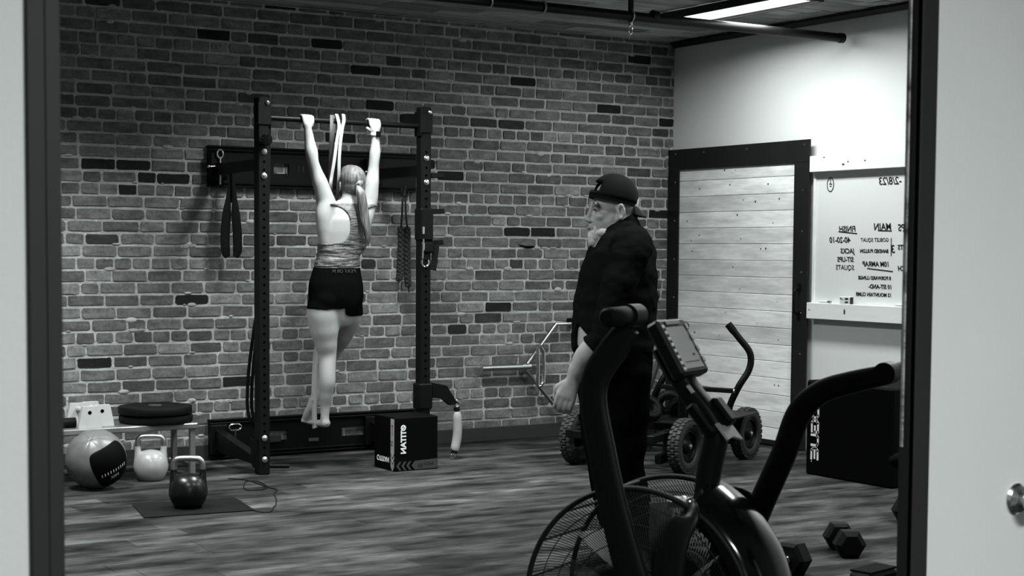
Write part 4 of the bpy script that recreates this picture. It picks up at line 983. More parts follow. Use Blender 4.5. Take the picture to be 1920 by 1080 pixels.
# yoke where the mast meets the fan
y0 = V((-5.022,-6.63,0.736)); mb = MB(); mb.bar(y0 + nb * .12, y0 - nb * .12, .075, .03, side=tuple(bx), bev=.01); mb.build('yoke', M['bike'], bk)
yk = MB(); yk.box(y0 + nb * .10 - bx * .03 + V((0, 0, .004)), (.07, .05, .035), Matrix((bx, nb, zz)).transposed(), .01); yk.build('yoke_glint', M['steel'], bk)  # pale steel piece added for the light caught on the yoke
for o in (.10, -.10):
    MB().lathe(y0 + nb * o + V((0, 0, .012)) - bx * .02, zz, [(.012, 0), (.012, .010), (.006, .014), (0, .014)], 14).build('bolt', M['zinc'], bk)
# console
q = [V((-5.123,-6.557,1.226)), V((-5.086,-6.628,1.091))]; cd_ = (q[1] - q[0]); Lc = cd_.length * 1.02; cd_.normalize(); cn = nb.cross(cd_).normalized()
if cn.z < 0: cn = -cn
cc = (q[0] + q[1]) / 2 - nb * .055 ; Mc = Matrix((cd_, nb, cn)).transposed()
mb = MB(); mb.box(cc - cn * .018, (Lc * 1.06, .175, .042), Mc, .008); mb.box(cc - cn * .055 + cd_ * .02, (Lc * .7, .07, .05), Mc, .012); con = mb.build('console', M['bike'], bk)
MB().box(cc + cn * .0035 + cd_ * .006, (Lc * .80, .122, .003), Mc, .001).build('screen', M['screen'], con)
bt = MB()
for i in range(8): bt.box(cc + cn * .006 + nb * .076 + cd_ * (-.060 + i * .0185), (.010, .012, .006), Mc, .002)
for i in range(4): bt.box(cc + cn * .006 - nb * .076 + cd_ * (-.055 + i * .034), (.018, .011, .006), Mc, .002)
bt.build('button', M['white'], con)
MB().box(cc + cn * .005 - cd_ * (Lc * .44), (.012, .09, .003), Mc, .001).build('badge', M['print_grey'], con)
mb = MB(); mb.box(cc + cn * .0055 + cd_ * .03 - nb * .03, (.006, .012, .002), Mc); mb.box(cc + cn * .0055 + cd_ * .05 - nb * .0, (.002, .09, .002), Mc); mb.build('screen_marks', M['print_dark'], con)


# ================================================================ PEOPLE
def rings_to(mb, rings, n=20, cap=True):
    """rings: (centre, half-axis vector a, half-axis vector b)"""
    vs = []
    R_ = [(V(c), V(a), V(b)) for c, a, b in rings]
    if cap:
        c0, a0, b0 = R_[0]; t = (c0 - R_[1][0]).normalized(); m = min(a0.length, b0.length)
        R_ = [(c0 + t * m * .62, a0 * .35, b0 * .35), (c0 + t * m * .40, a0 * .78, b0 * .78)] + R_
        c0, a0, b0 = R_[-1]; t = (c0 - R_[-2][0]).normalized(); m = min(a0.length, b0.length)
        R_ = R_ + [(c0 + t * m * .40, a0 * .78, b0 * .78), (c0 + t * m * .62, a0 * .35, b0 * .35)]
    for c, a, b in R_:
        for k in range(n):
            an = 2 * math.pi * k / n; vs.append(c + a * math.cos(an) + b * math.sin(an))
    N = len(R_); fs = [(i * n + k, i * n + (k + 1) % n, (i + 1) * n + (k + 1) % n, (i + 1) * n + k) for i in range(N - 1) for k in range(n)]
    fs += [tuple(range(n))[::-1], tuple((N - 1) * n + k for k in range(n))]
    mb.add(vs, fs)
def limb(mb, pts, side, n=16, sub=5):
    """pts: (point, radius along side, radius across) -> rounded tapering limb"""
    P = [V(p[0]) for p in pts]; A = [p[1] for p in pts]; Bq = [p[2] if len(p) > 2 else p[1] for p in pts]; q = []; N = len(P)
    for i in range(N - 1):
        a = P[max(i - 1, 0)]; b = P[i]; c = P[i + 1]; d = P[min(i + 2, N - 1)]
        for k in range(sub):
            t = k / sub; s_ = t * t * (3 - 2 * t)
            q.append((.5 * ((2 * b) + (c - a) * t + (2 * a - 5 * b + 4 * c - d) * t * t + (3 * b - a - 3 * c + d) * t ** 3), A[i] * (1 - s_) + A[i + 1] * s_, Bq[i] * (1 - s_) + Bq[i + 1] * s_))
    q.append((P[-1], A[-1], Bq[-1])); rg = []
    side = V(side)
    for i, (p, a, b) in enumerate(q):
        t = (q[min(i + 1, len(q) - 1)][0] - q[max(i - 1, 0)][0]).normalized(); sd = side - t * side.dot(t)
        if sd.length < 1e-4: sd = t.orthogonal()
        sd.normalize(); rg.append((p, sd * a, t.cross(sd) * b))
    rings_to(mb, rg, n)
def remesh(mb, voxel, it=4, fac=.5):
    me = bpy.data.meshes.new('tmp'); me.from_pydata([V(v) for v in mb.v], [], mb.f)
    bm = bmesh.new(); bm.from_mesh(me); bmesh.ops.triangulate(bm, faces=[f for f in bm.faces if len(f.verts) > 4]); bm.to_mesh(me); bm.free()
    o = bpy.data.objects.new('tmp', me); COL.objects.link(o)
    m = o.modifiers.new('r', 'REMESH'); m.mode = 'VOXEL'; m.voxel_size = voxel; m.adaptivity = 0
    s_ = o.modifiers.new('s', 'SMOOTH'); s_.iterations = it; s_.factor = fac
    r = bpy.data.meshes.new_from_object(o.evaluated_get(bpy.context.evaluated_depsgraph_get()))
    bpy.data.objects.remove(o); bpy.data.meshes.remove(me); return r
def soften(me, it, keep):
    """even out the big forms, leaving the fine ones (hands, face, toes) alone"""
    bm = bmesh.new(); bm.from_mesh(me); vs = [v for v in bm.verts if not any((v.co - c).length < r for c, r in keep)]
    for _ in range(it): bmesh.ops.smooth_vert(bm, verts=vs, factor=.5, use_axis_x=True, use_axis_y=True, use_axis_z=True)
    bm.to_mesh(me); bm.free(); return me
def finish(me, name, m, parent, label=None, c=None):
    c = V(c) if c is not None else ORG[parent.name]
    r = me.copy() if me.users else me; r.transform(Matrix.Translation(-c)); r.materials.clear(); r.materials.append(m)
    r.polygons.foreach_set('use_smooth', [True] * len(r.polygons)); r.name = name
    return link(name, r, c, parent, label=label)
def cloth(body, sel, off, m, name, parent, wr=None, thick=.004, ease=5, label=None):
    """a garment grown from the body surface (world space): faces chosen by sel(co), pushed out"""
    bm = bmesh.new(); bm.from_mesh(body); bm.normal_update()
    dead = [f for f in bm.faces if not all(sel(v.co) for v in f.verts)]
    bmesh.ops.delete(bm, geom=dead, context='FACES')
    # keep large islands only
    bm.verts.ensure_lookup_table(); seen = set(); isl = []
    for v in bm.verts:
        if v in seen: continue
        st = [v]; g = []; seen.add(v)
        while st:
            x = st.pop(); g.append(x)
            for e in x.link_edges:
                y = e.other_vert(x)
                if y not in seen: seen.add(y); st.append(y)
        isl.append(g)
    mx = max(len(g) for g in isl)
    bmesh.ops.delete(bm, geom=[v for g in isl if len(g) < mx * .12 for v in g], context='VERTS')
    for _ in range(ease * 3):     # even out the cut edges
        nw = {}
        for v in bm.verts:
            be = [e for e in v.link_edges if e.is_boundary]
            if len(be) == 2: nw[v] = (v.co * 2 + be[0].other_vert(v).co + be[1].other_vert(v).co) / 4
        for v, c in nw.items(): v.co = c
    bm.normal_update(); nr = {v: v.normal.copy() for v in bm.verts}
    for v in bm.verts: v.co += nr[v] * (off + (wr(v.co) if wr else 0))
    if ease:
        bmesh.ops.smooth_vert(bm, verts=[v for v in bm.verts if not v.is_boundary], factor=.5, use_axis_x=True, use_axis_y=True, use_axis_z=True)
    be = [e for e in bm.edges if e.is_boundary]; r = bmesh.ops.extrude_edge_only(bm, edges=be)
    for v in [g for g in r['geom'] if isinstance(g, bmesh.types.BMVert)]:
        n = V();
        for e in v.link_edges:
            o = e.other_vert(v)
            if o in nr: n = nr[o]; break
        v.co -= n * (off + .002)
    me = bpy.data.meshes.new(name); bm.to_mesh(me); bm.free()
    return finish(me, name, m, parent, label)
def head(mb, C, f, l, u, s, jaw=1.0, cr=.098):
    Mh = Matrix((f, l, u)).transposed(); P = lambda a, b, c: C + (f * a + l * b + u * c) * s
    el = lambda p, r: mb.ball(P(*p), tuple(x * s for x in r), 20, Mh)
    el((-.012 + (.098 - cr) * .4, 0, .03), (cr, .076, .090)); el((.035, 0, -.052), (.058, .055 * jaw, .074)); el((.0, 0, -.045), (.07, .060 * jaw, .06)); el((.066, 0, -.100), (.026, .026 * jaw, .020))
    limb(mb, [(P(.088, 0, .012), .008 * s), (P(.099, 0, -.018), .0085 * s), (P(.112, 0, -.038), .0105 * s)], l, 12)
    for sg in (-1, 1):
        el((.101, sg * .012, -.043), (.011, .008, .008)); el((.082, sg * .032, .020), (.014, .026, .009)); el((.062, sg * .040, -.030), (.022, .020, .018))
        el((.076, sg * .031, .0), (.012, .015, .011))
        # ear
        ec = P(-.008, sg * .078, -.012); mb.tube([ec + (f * math.cos(t) * .012 + u * math.sin(t) * .027 + l * sg * .008 * (1 - math.cos(t)) * .5) * s for t in [i * math.pi / 8 for i in range(16)]], .0055 * s, 8, closed=True)
        el((-.006, sg * .074, -.012), (.011, .006, .022)); el((.0, sg * .078, -.038), (.009, .006, .010))
    el((.093, 0, -.066), (.012, .023, .0065)); el((.090, 0, -.078), (.012, .020, .008))
    return P, Mh
def fist(mb, W, up_, bar_dir, bar_c, side_th, s=1.0):
    """hand gripping a bar: W wrist, bar_c point on the bar axis, bar_dir unit along the bar, up_ from wrist to bar"""
    f_ = bar_dir.cross(up_).normalized()
    if f_.y < 0: f_ = -f_              # away from the palm side towards the finger tips (+Y)
    br = .0175
    k0 = bar_c - f_ * (br + .016 * s) + up_ * .006          # knuckle row centre
    limb(mb, [(W, .026 * s, .019 * s), ((W * 2 + k0) / 3 - f_ * .004, .033 * s, .016 * s), ((W + k0 * 2) / 3 - f_ * .004, .040 * s, .0155 * s), (k0 - up_ * .004, .041 * s, .0145 * s)], bar_dir, 16)
    for i, (o, L) in enumerate(((-.033, .88), (-.0115, 1.0), (.0105, .97), (.031, .82))):
        o *= s; c = bar_c + bar_dir * o; r = .0098 * s * (1 if i < 3 else .9); q = br + r * .9
        ang = [200, 150, 110, 75, 40, 5, -35 - 20 * L]; pts = []
        for a in ang:
            a = R(a); pts.append((c + f_ * math.cos(a) * q * (1.15 if a > 2.2 else 1) + up_ * math.sin(a) * q, r))
        pts[0] = (c - f_ * (br + .013 * s) - up_ * .012, r * 1.05); pts[1] = (c - f_ * (br + .010 * s) + up_ * .014 * s, r * 1.12)
        limb(mb, pts, bar_dir, 10, 3)
    th = bar_dir * side_th
    limb(mb, [(W + up_ * .018 + th * .022 * s + f_ * .004, .013 * s), (bar_c - up_ * .030 + th * .040 * s + f_ * .004, .012 * s), (bar_c - up_ * .034 * s + th * .030 * s + f_ * .022, .0105 * s), (bar_c - up_ * .028 + th * .006 + f_ * .030, .0095 * s)], bar_dir, 10, 4)

# ---------------- woman hanging from the bar, back to the viewer
WX = V((1, 0, 0)); WY = V((0, 1, 0)); WZ = V((0, 0, 1))
def wr_(p, a, b): return (V(p), WX * a, WY * b)
wm = MB()
rings_to(wm, [wr_((-3.337,-0.84,0.96), .10, .09), wr_((-3.341,-0.84,1.029), .158, .112), wr_((-3.347,-0.845,1.11), .181, .125), wr_((-3.35,-0.85,1.192), .176, .118), wr_((-3.346,-0.85,1.273), .156, .102), wr_((-3.335,-0.85,1.355), .140, .094), wr_((-3.32,-0.85,1.429), .143, .096),
              wr_((-3.305,-0.85,1.518), .158, .104), wr_((-3.29,-0.85,1.599), .160, .104), wr_((-3.279,-0.85,1.653), .142, .088), wr_((-3.271,-0.85,1.694), .095, .068)], 28)
for s_, p in ((-1, (-3.426,-0.885,1.092)), (1, (-3.299,-0.885,1.084))): wm.ball(p, (.085, .078, .085), 20)          # seat
for p in ((-3.325,-0.76,1.538), (-3.2,-0.76,1.533)): wm.ball(p, (.055, .055, .06), 16)                             # chest
limb(wm, [((-3.43,-0.87,1.704), .052, .050), ((-3.45,-0.88,1.63), .054, .048), ((-3.45,-0.88,1.556), .050, .044), ((-3.444,-0.875,1.482), .042, .040), ((-3.434,-0.87,1.415), .034, .034)], WX)
limb(wm, [((-3.126,-0.87,1.71), .046, .046), ((-3.146,-0.88,1.635), .050, .046), ((-3.165,-0.88,1.56), .044, .042), ((-3.185,-0.875,1.485), .040, .038), ((-3.194,-0.87,1.417), .034, .034)], WX)
# arms
limb(wm, [((-3.312,-0.85,1.599), .040, .04), ((-3.377,-0.86,1.631), .062, .056), ((-3.425,-0.86,1.711), .062, .056), ((-3.462,-0.86,1.817), .052, .048), ((-3.491,-0.85,1.904), .040, .040), ((-3.509,-0.85,1.953), .037, .040), ((-3.52,-0.85,2.019), .043, .040), ((-3.53,-0.84,2.096), .034, .031), ((-3.543,-0.845,2.168), .024, .020), ((-3.547,-0.845,2.195), .026, .019)], WX)
limb(wm, [((-3.207,-0.85,1.6), .040, .04), ((-3.159,-0.86,1.635), .060, .056), ((-3.121,-0.86,1.718), .057, .054), ((-3.102,-0.86,1.827), .048, .046), ((-3.085,-0.85,1.91), .038, .038), ((-3.082,-0.85,1.958), .034, .037), ((-3.074,-0.85,2.026), .038, .037), ((-3.065,-0.84,2.095), .031, .029), ((-3.068,-0.845,2.156), .023, .020), ((-3.072,-0.845,2.183), .025, .019)], WX)
bd = V((UX2 - UX1, 0, BZ2 - BZ1)).normalized()
def barpt(x): return V((x, UY, BZ1 + (BZ2 - BZ1) * (x + 3.765) / (3.765 - 2.708)))
hl = barpt(V((-3.533,-0.8,2.238)).x); hr_ = barpt(V((-3.064,-0.8,2.22)).x)
fist(wm, V((-3.545,-0.84,2.168)), WZ, bd, hl, 1, 1.02); fist(wm, V((-3.069,-0.84,2.153)), WZ, bd, hr_, -1, 1.02)
# straight left leg
limb(wm, [((-3.424,-0.85,1.098), .098, .10), ((-3.439,-0.85,0.996), .104, .104), ((-3.432,-0.85,0.902), .094, .095), ((-3.42,-0.85,0.81), .072, .078), ((-3.409,-0.85,0.731), .056, .062), ((-3.418,-0.86,0.657), .055, .062), ((-3.422,-0.87,0.573), .055, .060), ((-3.425,-0.86,0.488), .044, .047), ((-3.424,-0.85,0.408), .031, .035), ((-3.428,-0.85,0.351), .0265, .031), ((-3.428,-0.85,0.317), .028, .034)], WX)
an = V((-3.428,-0.85,0.32))
limb(wm, [(an + V((0, -.022, -.012)), .029, .028), (an + V((0, .03, -.018)), .031, .027), (an + V((-.002, .09, -.022)), .036, .020), (an + V((-.004, .145, -.026)), .041, .014), (an + V((-.004, .175, -.028)), .036, .010)], WX)
for i in range(5): limb(wm, [(an + V((-.034 + i * .0165, .165, -.027)), .009), (an + V((-.036 + i * .017, .200 - abs(i - 3) * .006, -.03)), .0085 if i < 4 else .011)], WX, 8, 3)
# right leg crossed in front, knee bent, toes hanging
limb(wm, [((-3.277,-0.84,1.096), .096, .10), ((-3.242,-0.8,0.991), .092, .096), ((-3.241,-0.72,0.878), .078, .084), ((-3.251,-0.63,0.769), .058, .062), ((-3.274,-0.59,0.69), .050, .054), ((-3.327,-0.62,0.603), .048, .054), ((-3.384,-0.66,0.532), .040, .044), ((-3.425,-0.7,0.475), .028, .031), ((-3.441,-0.71,0.449), .027, .030)], WX)
ak = V((-3.451,-0.715,0.449))
limb(wm, [(ak + V((0, -.015, .0)), .030, .028), (ak + V((-.012, -.006, -.05)), .033, .026), (ak + V((-.022, .012, -.10)), .040, .020), (ak + V((-.026, .026, -.135)), .042, .015)], WX)
for i in range(5): limb(wm, [(ak + V((-.060 + i * .017, .026, -.130)), .0095), (ak + V((-.062 + i * .0175, .020, -.158 + abs(i - 3) * .004)), .009 if i < 4 else .011)], WX, 8, 3)
# neck and head
limb(wm, [((-3.271,-0.85,1.654), .062, .056), ((-3.264,-0.85,1.708), .050, .05), ((-3.244,-0.84,1.77), .048, .05)], WX)
hf = V((.10, .98, .18)).normalized(); hl_ = V((-1, .1, 0)).normalized(); hl_ = (hl_ - hf * hl_.dot(hf)).normalized(); hu = hf.cross(hl_)
if hu.z < 0: hu = -hu
HC = V((-3.226,-0.82,1.825)); Pw, Mw = head(wm, HC, hf, hl_, hu, .98, .92)
woman = thing('person', tuple(V((an.x, an.y, an.z - .05))), 'woman in grey tank top and black shorts hanging from the pull-up bar, seen from behind', 'person')
wbody = soften(remesh(wm, .0052, 4, .5), 26, [(hl, .11), (hr_, .11), (HC, .15), (an + V((0, .1, -.02)), .13), (ak + V((-.02, 0, -.1)), .11)])
xc = V((-3.252,-0.85,1.572)).x; z_hem = V((-3.398,-0.95,1.298)).z; z_pit = V((-3.508,-0.95,1.471)).z; z_top = V((-3.3,-0.9,1.686)).z
xL = V((-3.491,-0.85,1.472)).x
def in_tank(p):
    if p.z < z_hem or p.z > z_top + .03 or abs(p.x - xc + .03) > .22: return False
    if p.z < z_pit - .024: return True
    dx = abs(p.x - xc); k = .03 if p.y > -.84 else 0
    e = (abs(dx - .178 - k) / .128) ** 2.6 + (abs(p.z - (z_pit + .095)) / .118) ** 2.6
    return e > 1 and dx < .178 + k and p.z < z_top + .012
def folds(p): return .0042 * noise.noise(V((p.x * 9 + p.z * 6, p.y * 9, p.z * 62))) * max(.2, min(1, (z_pit + .03 - p.z) * 14)) * 1.6 + .003 * noise.noise(p * 40)
cloth(wbody, in_tank, .008, M['tank'], 'tank_top', woman, folds, ease=5)
z_w = V((-3.398,-0.95,1.285)).z; zsL = V((-3.508,-0.95,1.032)).z; zsR = V((-3.323,-0.95,0.988)).z; xm = V((-3.335,-0.85,1.012)).x
def in_short(p): return p.z < z_w + .012 and p.z > (zsL if p.x < xm else zsR) + (.010 if abs(p.x - xm) < .02 else 0)
sh_ = cloth(wbody, in_short, .0065, M['black_cloth'], 'shorts', woman, None, ease=6)
# waistband lettering, mirrored
wz = V((-3.393,-0.97,1.272)).z
for i, ch in enumerate('PERFORM'):
    x = xm + .075 - i * .024; y = -.85 - .113 * math.sqrt(max(0, 1 - ((x - xm + .01) / .17) ** 2)) - .004
    text('waistband_letter', ch, (x, y, wz - .008), (-1, 0, 0), (0, 0, 1), .03, M['print_dark'], sh_)
finish(wbody, 'body', M['skin_w'], woman)
# hair: cap, tied tail
hr = MB(); Pp = Pw
for p, r in (((-.022, 0, .040), (.100, .083, .090)), ((-.045, 0, .0), (.075, .074, .07)), ((.03, 0, .075), (.065, .066, .05))): hr.ball(Pp(*p), tuple(x * .98 for x in r), 24, Mw)
hmesh = remesh(hr, .006, 3)
hair = finish(hmesh, 'hair', M['hair'], woman)
tb = Pp(-.125, .0, .018); tl = MB(); rh = random.Random(8)
T_ = [V((-3.248,-0.955,1.81)), V((-3.244,-0.985,1.766)), V((-3.229,-0.985,1.672)), V((-3.214,-0.985,1.578)), V((-3.193,-0.98,1.505)), V((-3.186,-0.975,1.444))]
hr2 = MB(); hr2.tube([Pp(-.09, -.02, .03), T_[0]], [.03, .016], 14); hr2.build('hair_gather', M['hair'], hair)
for k in range(26):
    a = 2 * math.pi * k / 26 + rh.uniform(-.2, .2); rr = rh.uniform(.35, 1); e_ = rh.uniform(.8, 1.03); pts = []
    for i, (p, w_) in enumerate(zip(T_, (.012, .024, .030, .028, .020, .012))):
        f = w_ * rr; q = p + V((math.cos(a) * f, math.sin(a) * f * .6, 0))
        if i == 5: q = T_[4].lerp(q, e_ if e_ < 1 else 1.2) + V((rh.uniform(-.01, .01), 0, 0))
        pts.append(q)
    tl.tube(pts, [.006, .0075, .008, .0075, .0055, .0015], 7, sub=4)
tl.build('ponytail', M['hair'], hair)
MB().tube([T_[0] + V((math.cos(t) * .015, -.004, math.sin(t) * .017)) for t in [i * math.pi / 8 for i in range(16)]], .005, 8, closed=True).build('hair_tie', M['print_dark'], hair)
for sg in (-1, 1): MB().ball(Pw(.083, sg * .031, .0), .008, 12).build('eye', M['eye'], woman)
wt = thing('wrist_watch', tuple(V((-3.068,-0.845,2.149))), 'white strap watch with a black face on the right raised wrist of the woman', 'watch')
wc = V((-3.068,-0.845,2.149)); MB().tube([wc + V((.029 * math.cos(t), .025 * math.sin(t), 0)) for t in [i * math.pi / 10 for i in range(20)]], .010, 10, closed=True, flat=.35, side=(0, 0, 1)).build('strap', M['white'], wt)
MB().box(wc + V((.006, -.029, 0)), (.034, .010, .036), bev=.004).build('watch_face', M['black_gloss'], wt)

# ---------------- man standing by the bike, looking left
mf = (-rtv + fwv * .10).normalized(); mlf = V((-mf.y, mf.x, 0))        # forward, his left (towards the viewer)
def mr_(p, a, b): return (V(p), mf * a, mlf * b)
mm = MB()
rings_to(mm, [mr_((-3.73,-4.395,0.801), .10, .11), mr_((-3.725,-4.395,0.855), .148, .165), mr_((-3.723,-4.391,0.929), .158, .178), mr_((-3.723,-4.386,0.999), .166, .180), mr_((-3.719,-4.383,1.08), .170, .182), mr_((-3.711,-4.382,1.166), .168, .185), mr_((-3.701,-4.383,1.245), .164, .192), mr_((-3.691,-4.383,1.33), .156, .205),
              mr_((-3.681,-4.384,1.407), .136, .205), mr_((-3.674,-4.385,1.463), .110, .175), mr_((-3.677,-4.38,1.5), .080, .11)], 30)
limb(mm, [((-3.71,-4.504,1.458), .07, .06), ((-3.75,-4.551,1.435), .075, .07), ((-3.799,-4.574,1.349), .070, .066), ((-3.844,-4.577,1.237), .062, .058), ((-3.874,-4.566,1.125), .054, .052), ((-3.893,-4.559,1.053), .052, .050), ((-3.922,-4.52,1.007), .050, .048), ((-3.944,-4.497,0.97), .050, .046), ((-3.961,-4.467,0.914), .040, .036), ((-3.974,-4.45,0.868), .032, .024), ((-3.98,-4.448,0.853), .034, .022)], mf)
limb(mm, [((-3.619,-4.278,1.452), .07, .06), ((-3.593,-4.202,1.416), .075, .07), ((-3.605,-4.179,1.296), .066, .062), ((-3.639,-4.168,1.152), .056, .054), ((-3.663,-4.162,1.028), .050, .048), ((-3.691,-4.175,0.914), .044, .042), ((-3.709,-4.194,0.82), .032, .028)], mf)
# near hand, loosely curled
HWp = V((-3.976,-4.45,0.864)); hd_ = (V((-4,-4.438,0.8)) - HWp).normalized(); hs = mf; palm = mlf
HK = HWp + hd_ * .078; hsd = (mf - hd_ * mf.dot(hd_)).normalized(); pn = hd_.cross(hsd).normalized()
if pn.dot(mlf) > 0: pn = -pn          # palm faces away from the viewer, towards the thigh
limb(mm, [(HWp, .030, .022), (HWp + hd_ * .03, .038, .018), (HWp + hd_ * .06, .044, .0165), (HK, .044, .015)], hsd)
for i, (o, L) in enumerate(((.034, .92), (.0115, 1.05), (-.011, 1.0), (-.033, .82))):
    b0 = HK + hsd * o; r = .0112; d1 = (hd_ * .90 + pn * .25 - rtv * .0 + V((0, 0, -.25))).normalized(); d2 = (hd_ * .55 + pn * .75 + V((0, 0, -.3))).normalized(); d3 = (-hd_ * .1 + pn * 1).normalized()
    p1 = b0 + d1 * .042 * L; p2 = p1 + d2 * .027 * L; p3 = p2 + d3 * .022 * L
    limb(mm, [(b0 - hd_ * .01, r * 1.05), (b0 + d1 * .008, r * 1.08), (p1, r), (p2, r * .92), (p3, r * .8)], hsd, 10, 3)
limb(mm, [(HWp + hd_ * .02 + hsd * .028 + pn * .006, .015), (HWp + hd_ * .05 + hsd * .050 + pn * .016, .0135), (HWp + hd_ * .075 + hsd * .050 + pn * .030, .012), (HWp + hd_ * .10 + hsd * .042 + pn * .036, .010)], hsd, 10, 4)
# far hand
F0 = V((-3.709,-4.194,0.825)); limb(mm, [(F0, .03, .022), (F0 + V((0, 0, -.05)), .04, .017), (F0 + V((0, 0, -.085)), .042, .015)], mf)
for i in range(4):
    b0 = F0 + V((0, 0, -.085)) + mf * (.031 - i * .021); limb(mm, [(b0, .011), (b0 + V((0, 0, -.045)), .0105), (b0 + V((0, 0, -.07)) - mlf * -.018, .0095)], mf, 10, 3)
limb(mm, [(F0 + mf * .03 + V((0, 0, -.02)), .014), (F0 + mf * .055 + V((0, 0, -.055)), .012), (F0 + mf * .052 + V((0, 0, -.085)), .010)], mf, 10, 3)
# legs
def gz(p): return V((p[0], p[1], 0))
limb(mm, [((-3.741,-4.476,0.889), .125, .10), ((-3.743,-4.485,0.752), .108, .098), ((-3.739,-4.497,0.614), .090, .085), ((-3.736,-4.507,0.486), .072, .072), ((-3.718,-4.527,0.362), .068, .068), ((-3.686,-4.533,0.233), .055, .055), ((-3.672,-4.536,0.139), .045, .045), ((-3.671,-4.539,0.1), .043, .045)], mf)
limb(mm, [((-3.686,-4.276,0.873), .115, .10), ((-3.694,-4.281,0.731), .102, .098), ((-3.695,-4.29,0.59), .086, .085), ((-3.696,-4.297,0.472), .070, .072), ((-3.683,-4.314,0.342), .066, .068), ((-3.664,-4.335,0.213), .054, .055), ((-3.657,-4.346,0.123), .045, .045), ((-3.656,-4.349,0.085), .043, .045)], mf)
# neck, head turned slightly towards the viewer
limb(mm, [((-3.676,-4.383,1.472), .085, .08), ((-3.682,-4.375,1.523), .068, .066), ((-3.693,-4.365,1.574), .062, .060)], mf)
yw = R(14); gf = (mf * math.cos(yw) + mlf * math.sin(yw) + V((0, 0, -.03))).normalized(); gl_ = V((0, 0, 1)).cross(gf).normalized(); gu = gf.cross(gl_)
GC = V((-3.702,-4.358,1.597)); Pm, Mm = head(mm, GC, gf, gl_, gu, 1.13, 1.16, .089)
foot1 = V((-3.671,-4.539,0.1)); foot2 = V((-3.656,-4.349,0.085))
man = thing('person', (foot1.x, foot1.y, 0), 'bearded man in black jacket and backwards cap standing behind the bike', 'person')
mbody = soften(remesh(mm, .0058, 3, .5), 20, [(HK, .14), (F0 + V((0, 0, -.06)), .12), (GC, .19)])
zh = V((-3.721,-4.387,0.989)).z; neck0 = V((-3.683,-4.377,1.495)); hemC = V((-3.935,-4.511,1.027)); hemN = (V((-3.944,-4.497,0.97)) - V((-3.893,-4.559,1.053))).normalized(); farh = V((-3.668,-4.161,0.985))
colc = V((-3.694,-4.368,1.523)); headbase = V((-3.688,-4.371,1.523))
def in_jacket(p):
    if p.z < zh - .01: 
        return False
    if (p - GC).dot(gf) > .055 and (p - GC).dot(gu) > -.165 and abs((p - GC).dot(gl_)) < .09: return False
    if p.z > colc.z + .008 - .47 * max(-.09, min(.09, (p - colc).dot(mf))): return False
    d = p - hemC
    if d.dot(hemN) > 0 and d.length < .16: return False
    return True
def wrk(p): return .010 * noise.noise(V((p.x * 7, p.y * 7, p.z * 13))) + .006 * noise.noise(p * 26)
jk = cloth(mbody, in_jacket, .014, M['jacket'], 'jacket', man, wrk, ease=4)
MB().tube([V((-3.694,-4.368,1.523)) + mf * .074 * math.cos(t) + mlf * .074 * math.sin(t) + V((0, 0, -.036 * math.cos(t))) for t in [i * math.pi / 12 for i in range(24)]], .008, 8, closed=True, flat=2.6, side=tuple(mf)).build('collar', M['jacket'], jk)
zcuf = .075
def in_pants(p):
    if p.z > zh + .02 or p.z < zcuf: return False
    if (p - V((-3.961,-4.468,0.896))).length < .16 and (p - V((-3.723,-4.391,0.929))).dot(mf) > .165: return False
    for q, rr in ((HWp, .085), (HWp + hd_ * .08, .09), (V((-3.944,-4.497,0.97)), .065), (F0, .07), (F0 + V((0, 0, -.08)), .075), (V((-3.692,-4.176,0.89)), .055)):
        if (p - q).length < rr and (p - V((-3.723,-4.392,0.906))).dot(mf) > .09: return False
    return True
cloth(mbody, in_pants, .012, M['black_cloth'], 'trousers', man, lambda p: .008 * noise.noise(p * 9), ease=3)
finish(mbody, 'body', M['skin_m'], man)
for fo in (foot1, foot2):
    o = V((fo.x, fo.y, 0)); s_ = MB()
    limb(s_, [(o - mf * .055 + V((0, 0, .045)), .048, .042), (o + mf * .02 + V((0, 0, .055)), .047, .050), (o + mf * .09 + V((0, 0, .040)), .050, .036), (o + mf * .15 + V((0, 0, .032)), .050, .028), (o + mf * .19 + V((0, 0, .028)), .040, .022)], mlf, 16)
    sh = s_.build('shoe', M['rubber'], man, angle=80)
    s_ = MB(); P8 = [o + mf * a + mlf * b + V((0, 0, .0)) for a, b in ((-.10, -.03), (-.11, 0), (-.10, .03), (-.02, .042), (.09, .052), (.17, .046), (.215, .02), (.22, -.01), (.19, -.036), (.10, -.048), (-.02, -.04))]
    s_.prism(P8, (0, 0, .02)); s_.build('sole', M['casing'], sh)
# cap worn backwards
Cc = MB(); n = 36; Pc = Pm; vs = []; fs = []; tilt = R(-14)
cf = (gf * math.cos(tilt) - gu * math.sin(tilt)).normalized(); cu = (gu * math.cos(tilt) + gf * math.sin(tilt)).normalized()
c0 = Pm(.004, 0, .034); s = 1.0
for i in range(12):
    e = i / 11; th = e * math.pi / 2
    for k in range(n):
        a = 2 * math.pi * k / n; rr = math.cos(th) ** .85 if i < 11 else .02
        vs.append(c0 + cf * (.106 * math.cos(a) * rr) + gl_ * (.093 * math.sin(a) * rr) + cu * (.003 + .108 * math.sin(th)))
for i in range(11):
    for k in range(n):
        a = 2 * math.pi * (k + .5) / n; 
        if 1 <= i <= 3 and abs((a + math.pi) % (2 * math.pi) - math.pi) < .62: continue      # the gap above the strap, now at the forehead
        fs.append((i * n + k, i * n + (k + 1) % n, (i + 1) * n + (k + 1) % n, (i + 1) * n + k))
fs.append(tuple(11 * n + k for k in range(n))); Cc.add(vs, fs)
M['cap'] = mat('cap_cloth', .009, .7, spec=.02)
cp = thing('cap', tuple(c0), 'black baseball cap worn backwards by the bearded man', 'cap')
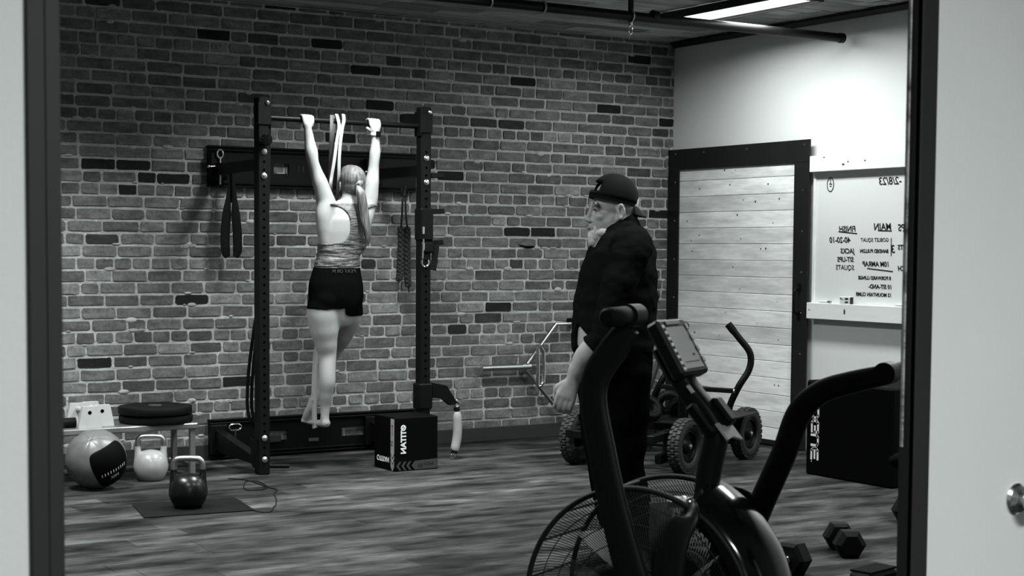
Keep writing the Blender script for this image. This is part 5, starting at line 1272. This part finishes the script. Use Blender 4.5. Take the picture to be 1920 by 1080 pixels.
crn = Cc.build('crown', M['cap'], cp, angle=70); sm_ = crn.modifiers.new('thickness', 'SOLIDIFY'); sm_.thickness = .004; sm_.offset = 1
bm_ = MB(); vs = []
for k in range(n):
    a = 2 * math.pi * k / n
    for (rr, h) in ((1.02, -.012), (1.035, .004), (1.02, .022), (.99, .022), (.99, -.012)): vs.append(c0 + cf * (.106 * math.cos(a) * rr) + gl_ * (.093 * math.sin(a) * rr) + cu * h)
bm_.add(vs, [(k * 5 + j, k * 5 + (j + 1) % 5, ((k + 1) % n) * 5 + (j + 1) % 5, ((k + 1) % n) * 5 + j) for k in range(n) for j in range(5)]); bm_.build('band', M['cap'], cp)
br_ = MB(); pts = []
for k in range(13):
    a = math.pi - .75 + 1.5 * k / 12; pts.append((a, c0 + cf * (.107 * math.cos(a)) + gl_ * (.094 * math.sin(a)) - cu * .006))
out = [p + (-cf * (.052 * math.cos((a - math.pi) * 1.6)) - cu * .034) for a, p in pts]
vs = [p for _, p in pts] + out; N_ = 13
br_.add([v + cu * .003 for v in vs] + [v - cu * .003 for v in vs], [(k, k + 1, N_ + k + 1, N_ + k) for k in range(12)] + [(26 + k + 1, 26 + k, 26 + N_ + k, 26 + N_ + k + 1) for k in range(12)] + [(N_ + k, N_ + k + 1, 26 + N_ + k + 1, 26 + N_ + k) for k in range(12)])
br_.build('brim', mat('cap_brim_grey', .03, .8, spec=0), cp)
MB().ball(c0 + cu * .111, (.009, .009, .005), 12).build('top_button', M['cap'], cp)
# beard, brows, eyes
bd_ = MB()
for p, r in (((.074, 0, -.100), (.034, .034, .030)), ((.086, 0, -.118), (.022, .024, .026)), ((.092, 0, -.057), (.009, .026, .006)), ((.078, .028, -.080), (.012, .009, .022)), ((.078, -.028, -.080), (.012, .009, .022)), ((.050, .046, -.088), (.03, .018, .018)), ((.050, -.046, -.088), (.03, .018, .018)), ((.080, 0, -.134), (.014, .016, .014))):
    bd_.ball(Pm(*p), tuple(x * 1.13 for x in r), 16, Mm)
finish(remesh(bd_, .005, 3), 'beard', M['beard'], man)
MB().ball(Pm(.104, 0, -.072), tuple(x * 1.13 for x in (.006, .017, .0035)), 12, Mm).build('lips', mat('lips', .12, .5), man)
for sg in (-1, 1):
    MB().ball(Pm(.083, sg * .032, -.001), tuple(x * 1.13 for x in (.005, .012, .0045)), 12, Mm).build('eye', M['eye'], man)
    MB().ball(Pm(.0885, sg * .033, .022), tuple(x * 1.13 for x in (.005, .021, .005)), 12, Mm).build('eyebrow', M['dark_hair'], man)
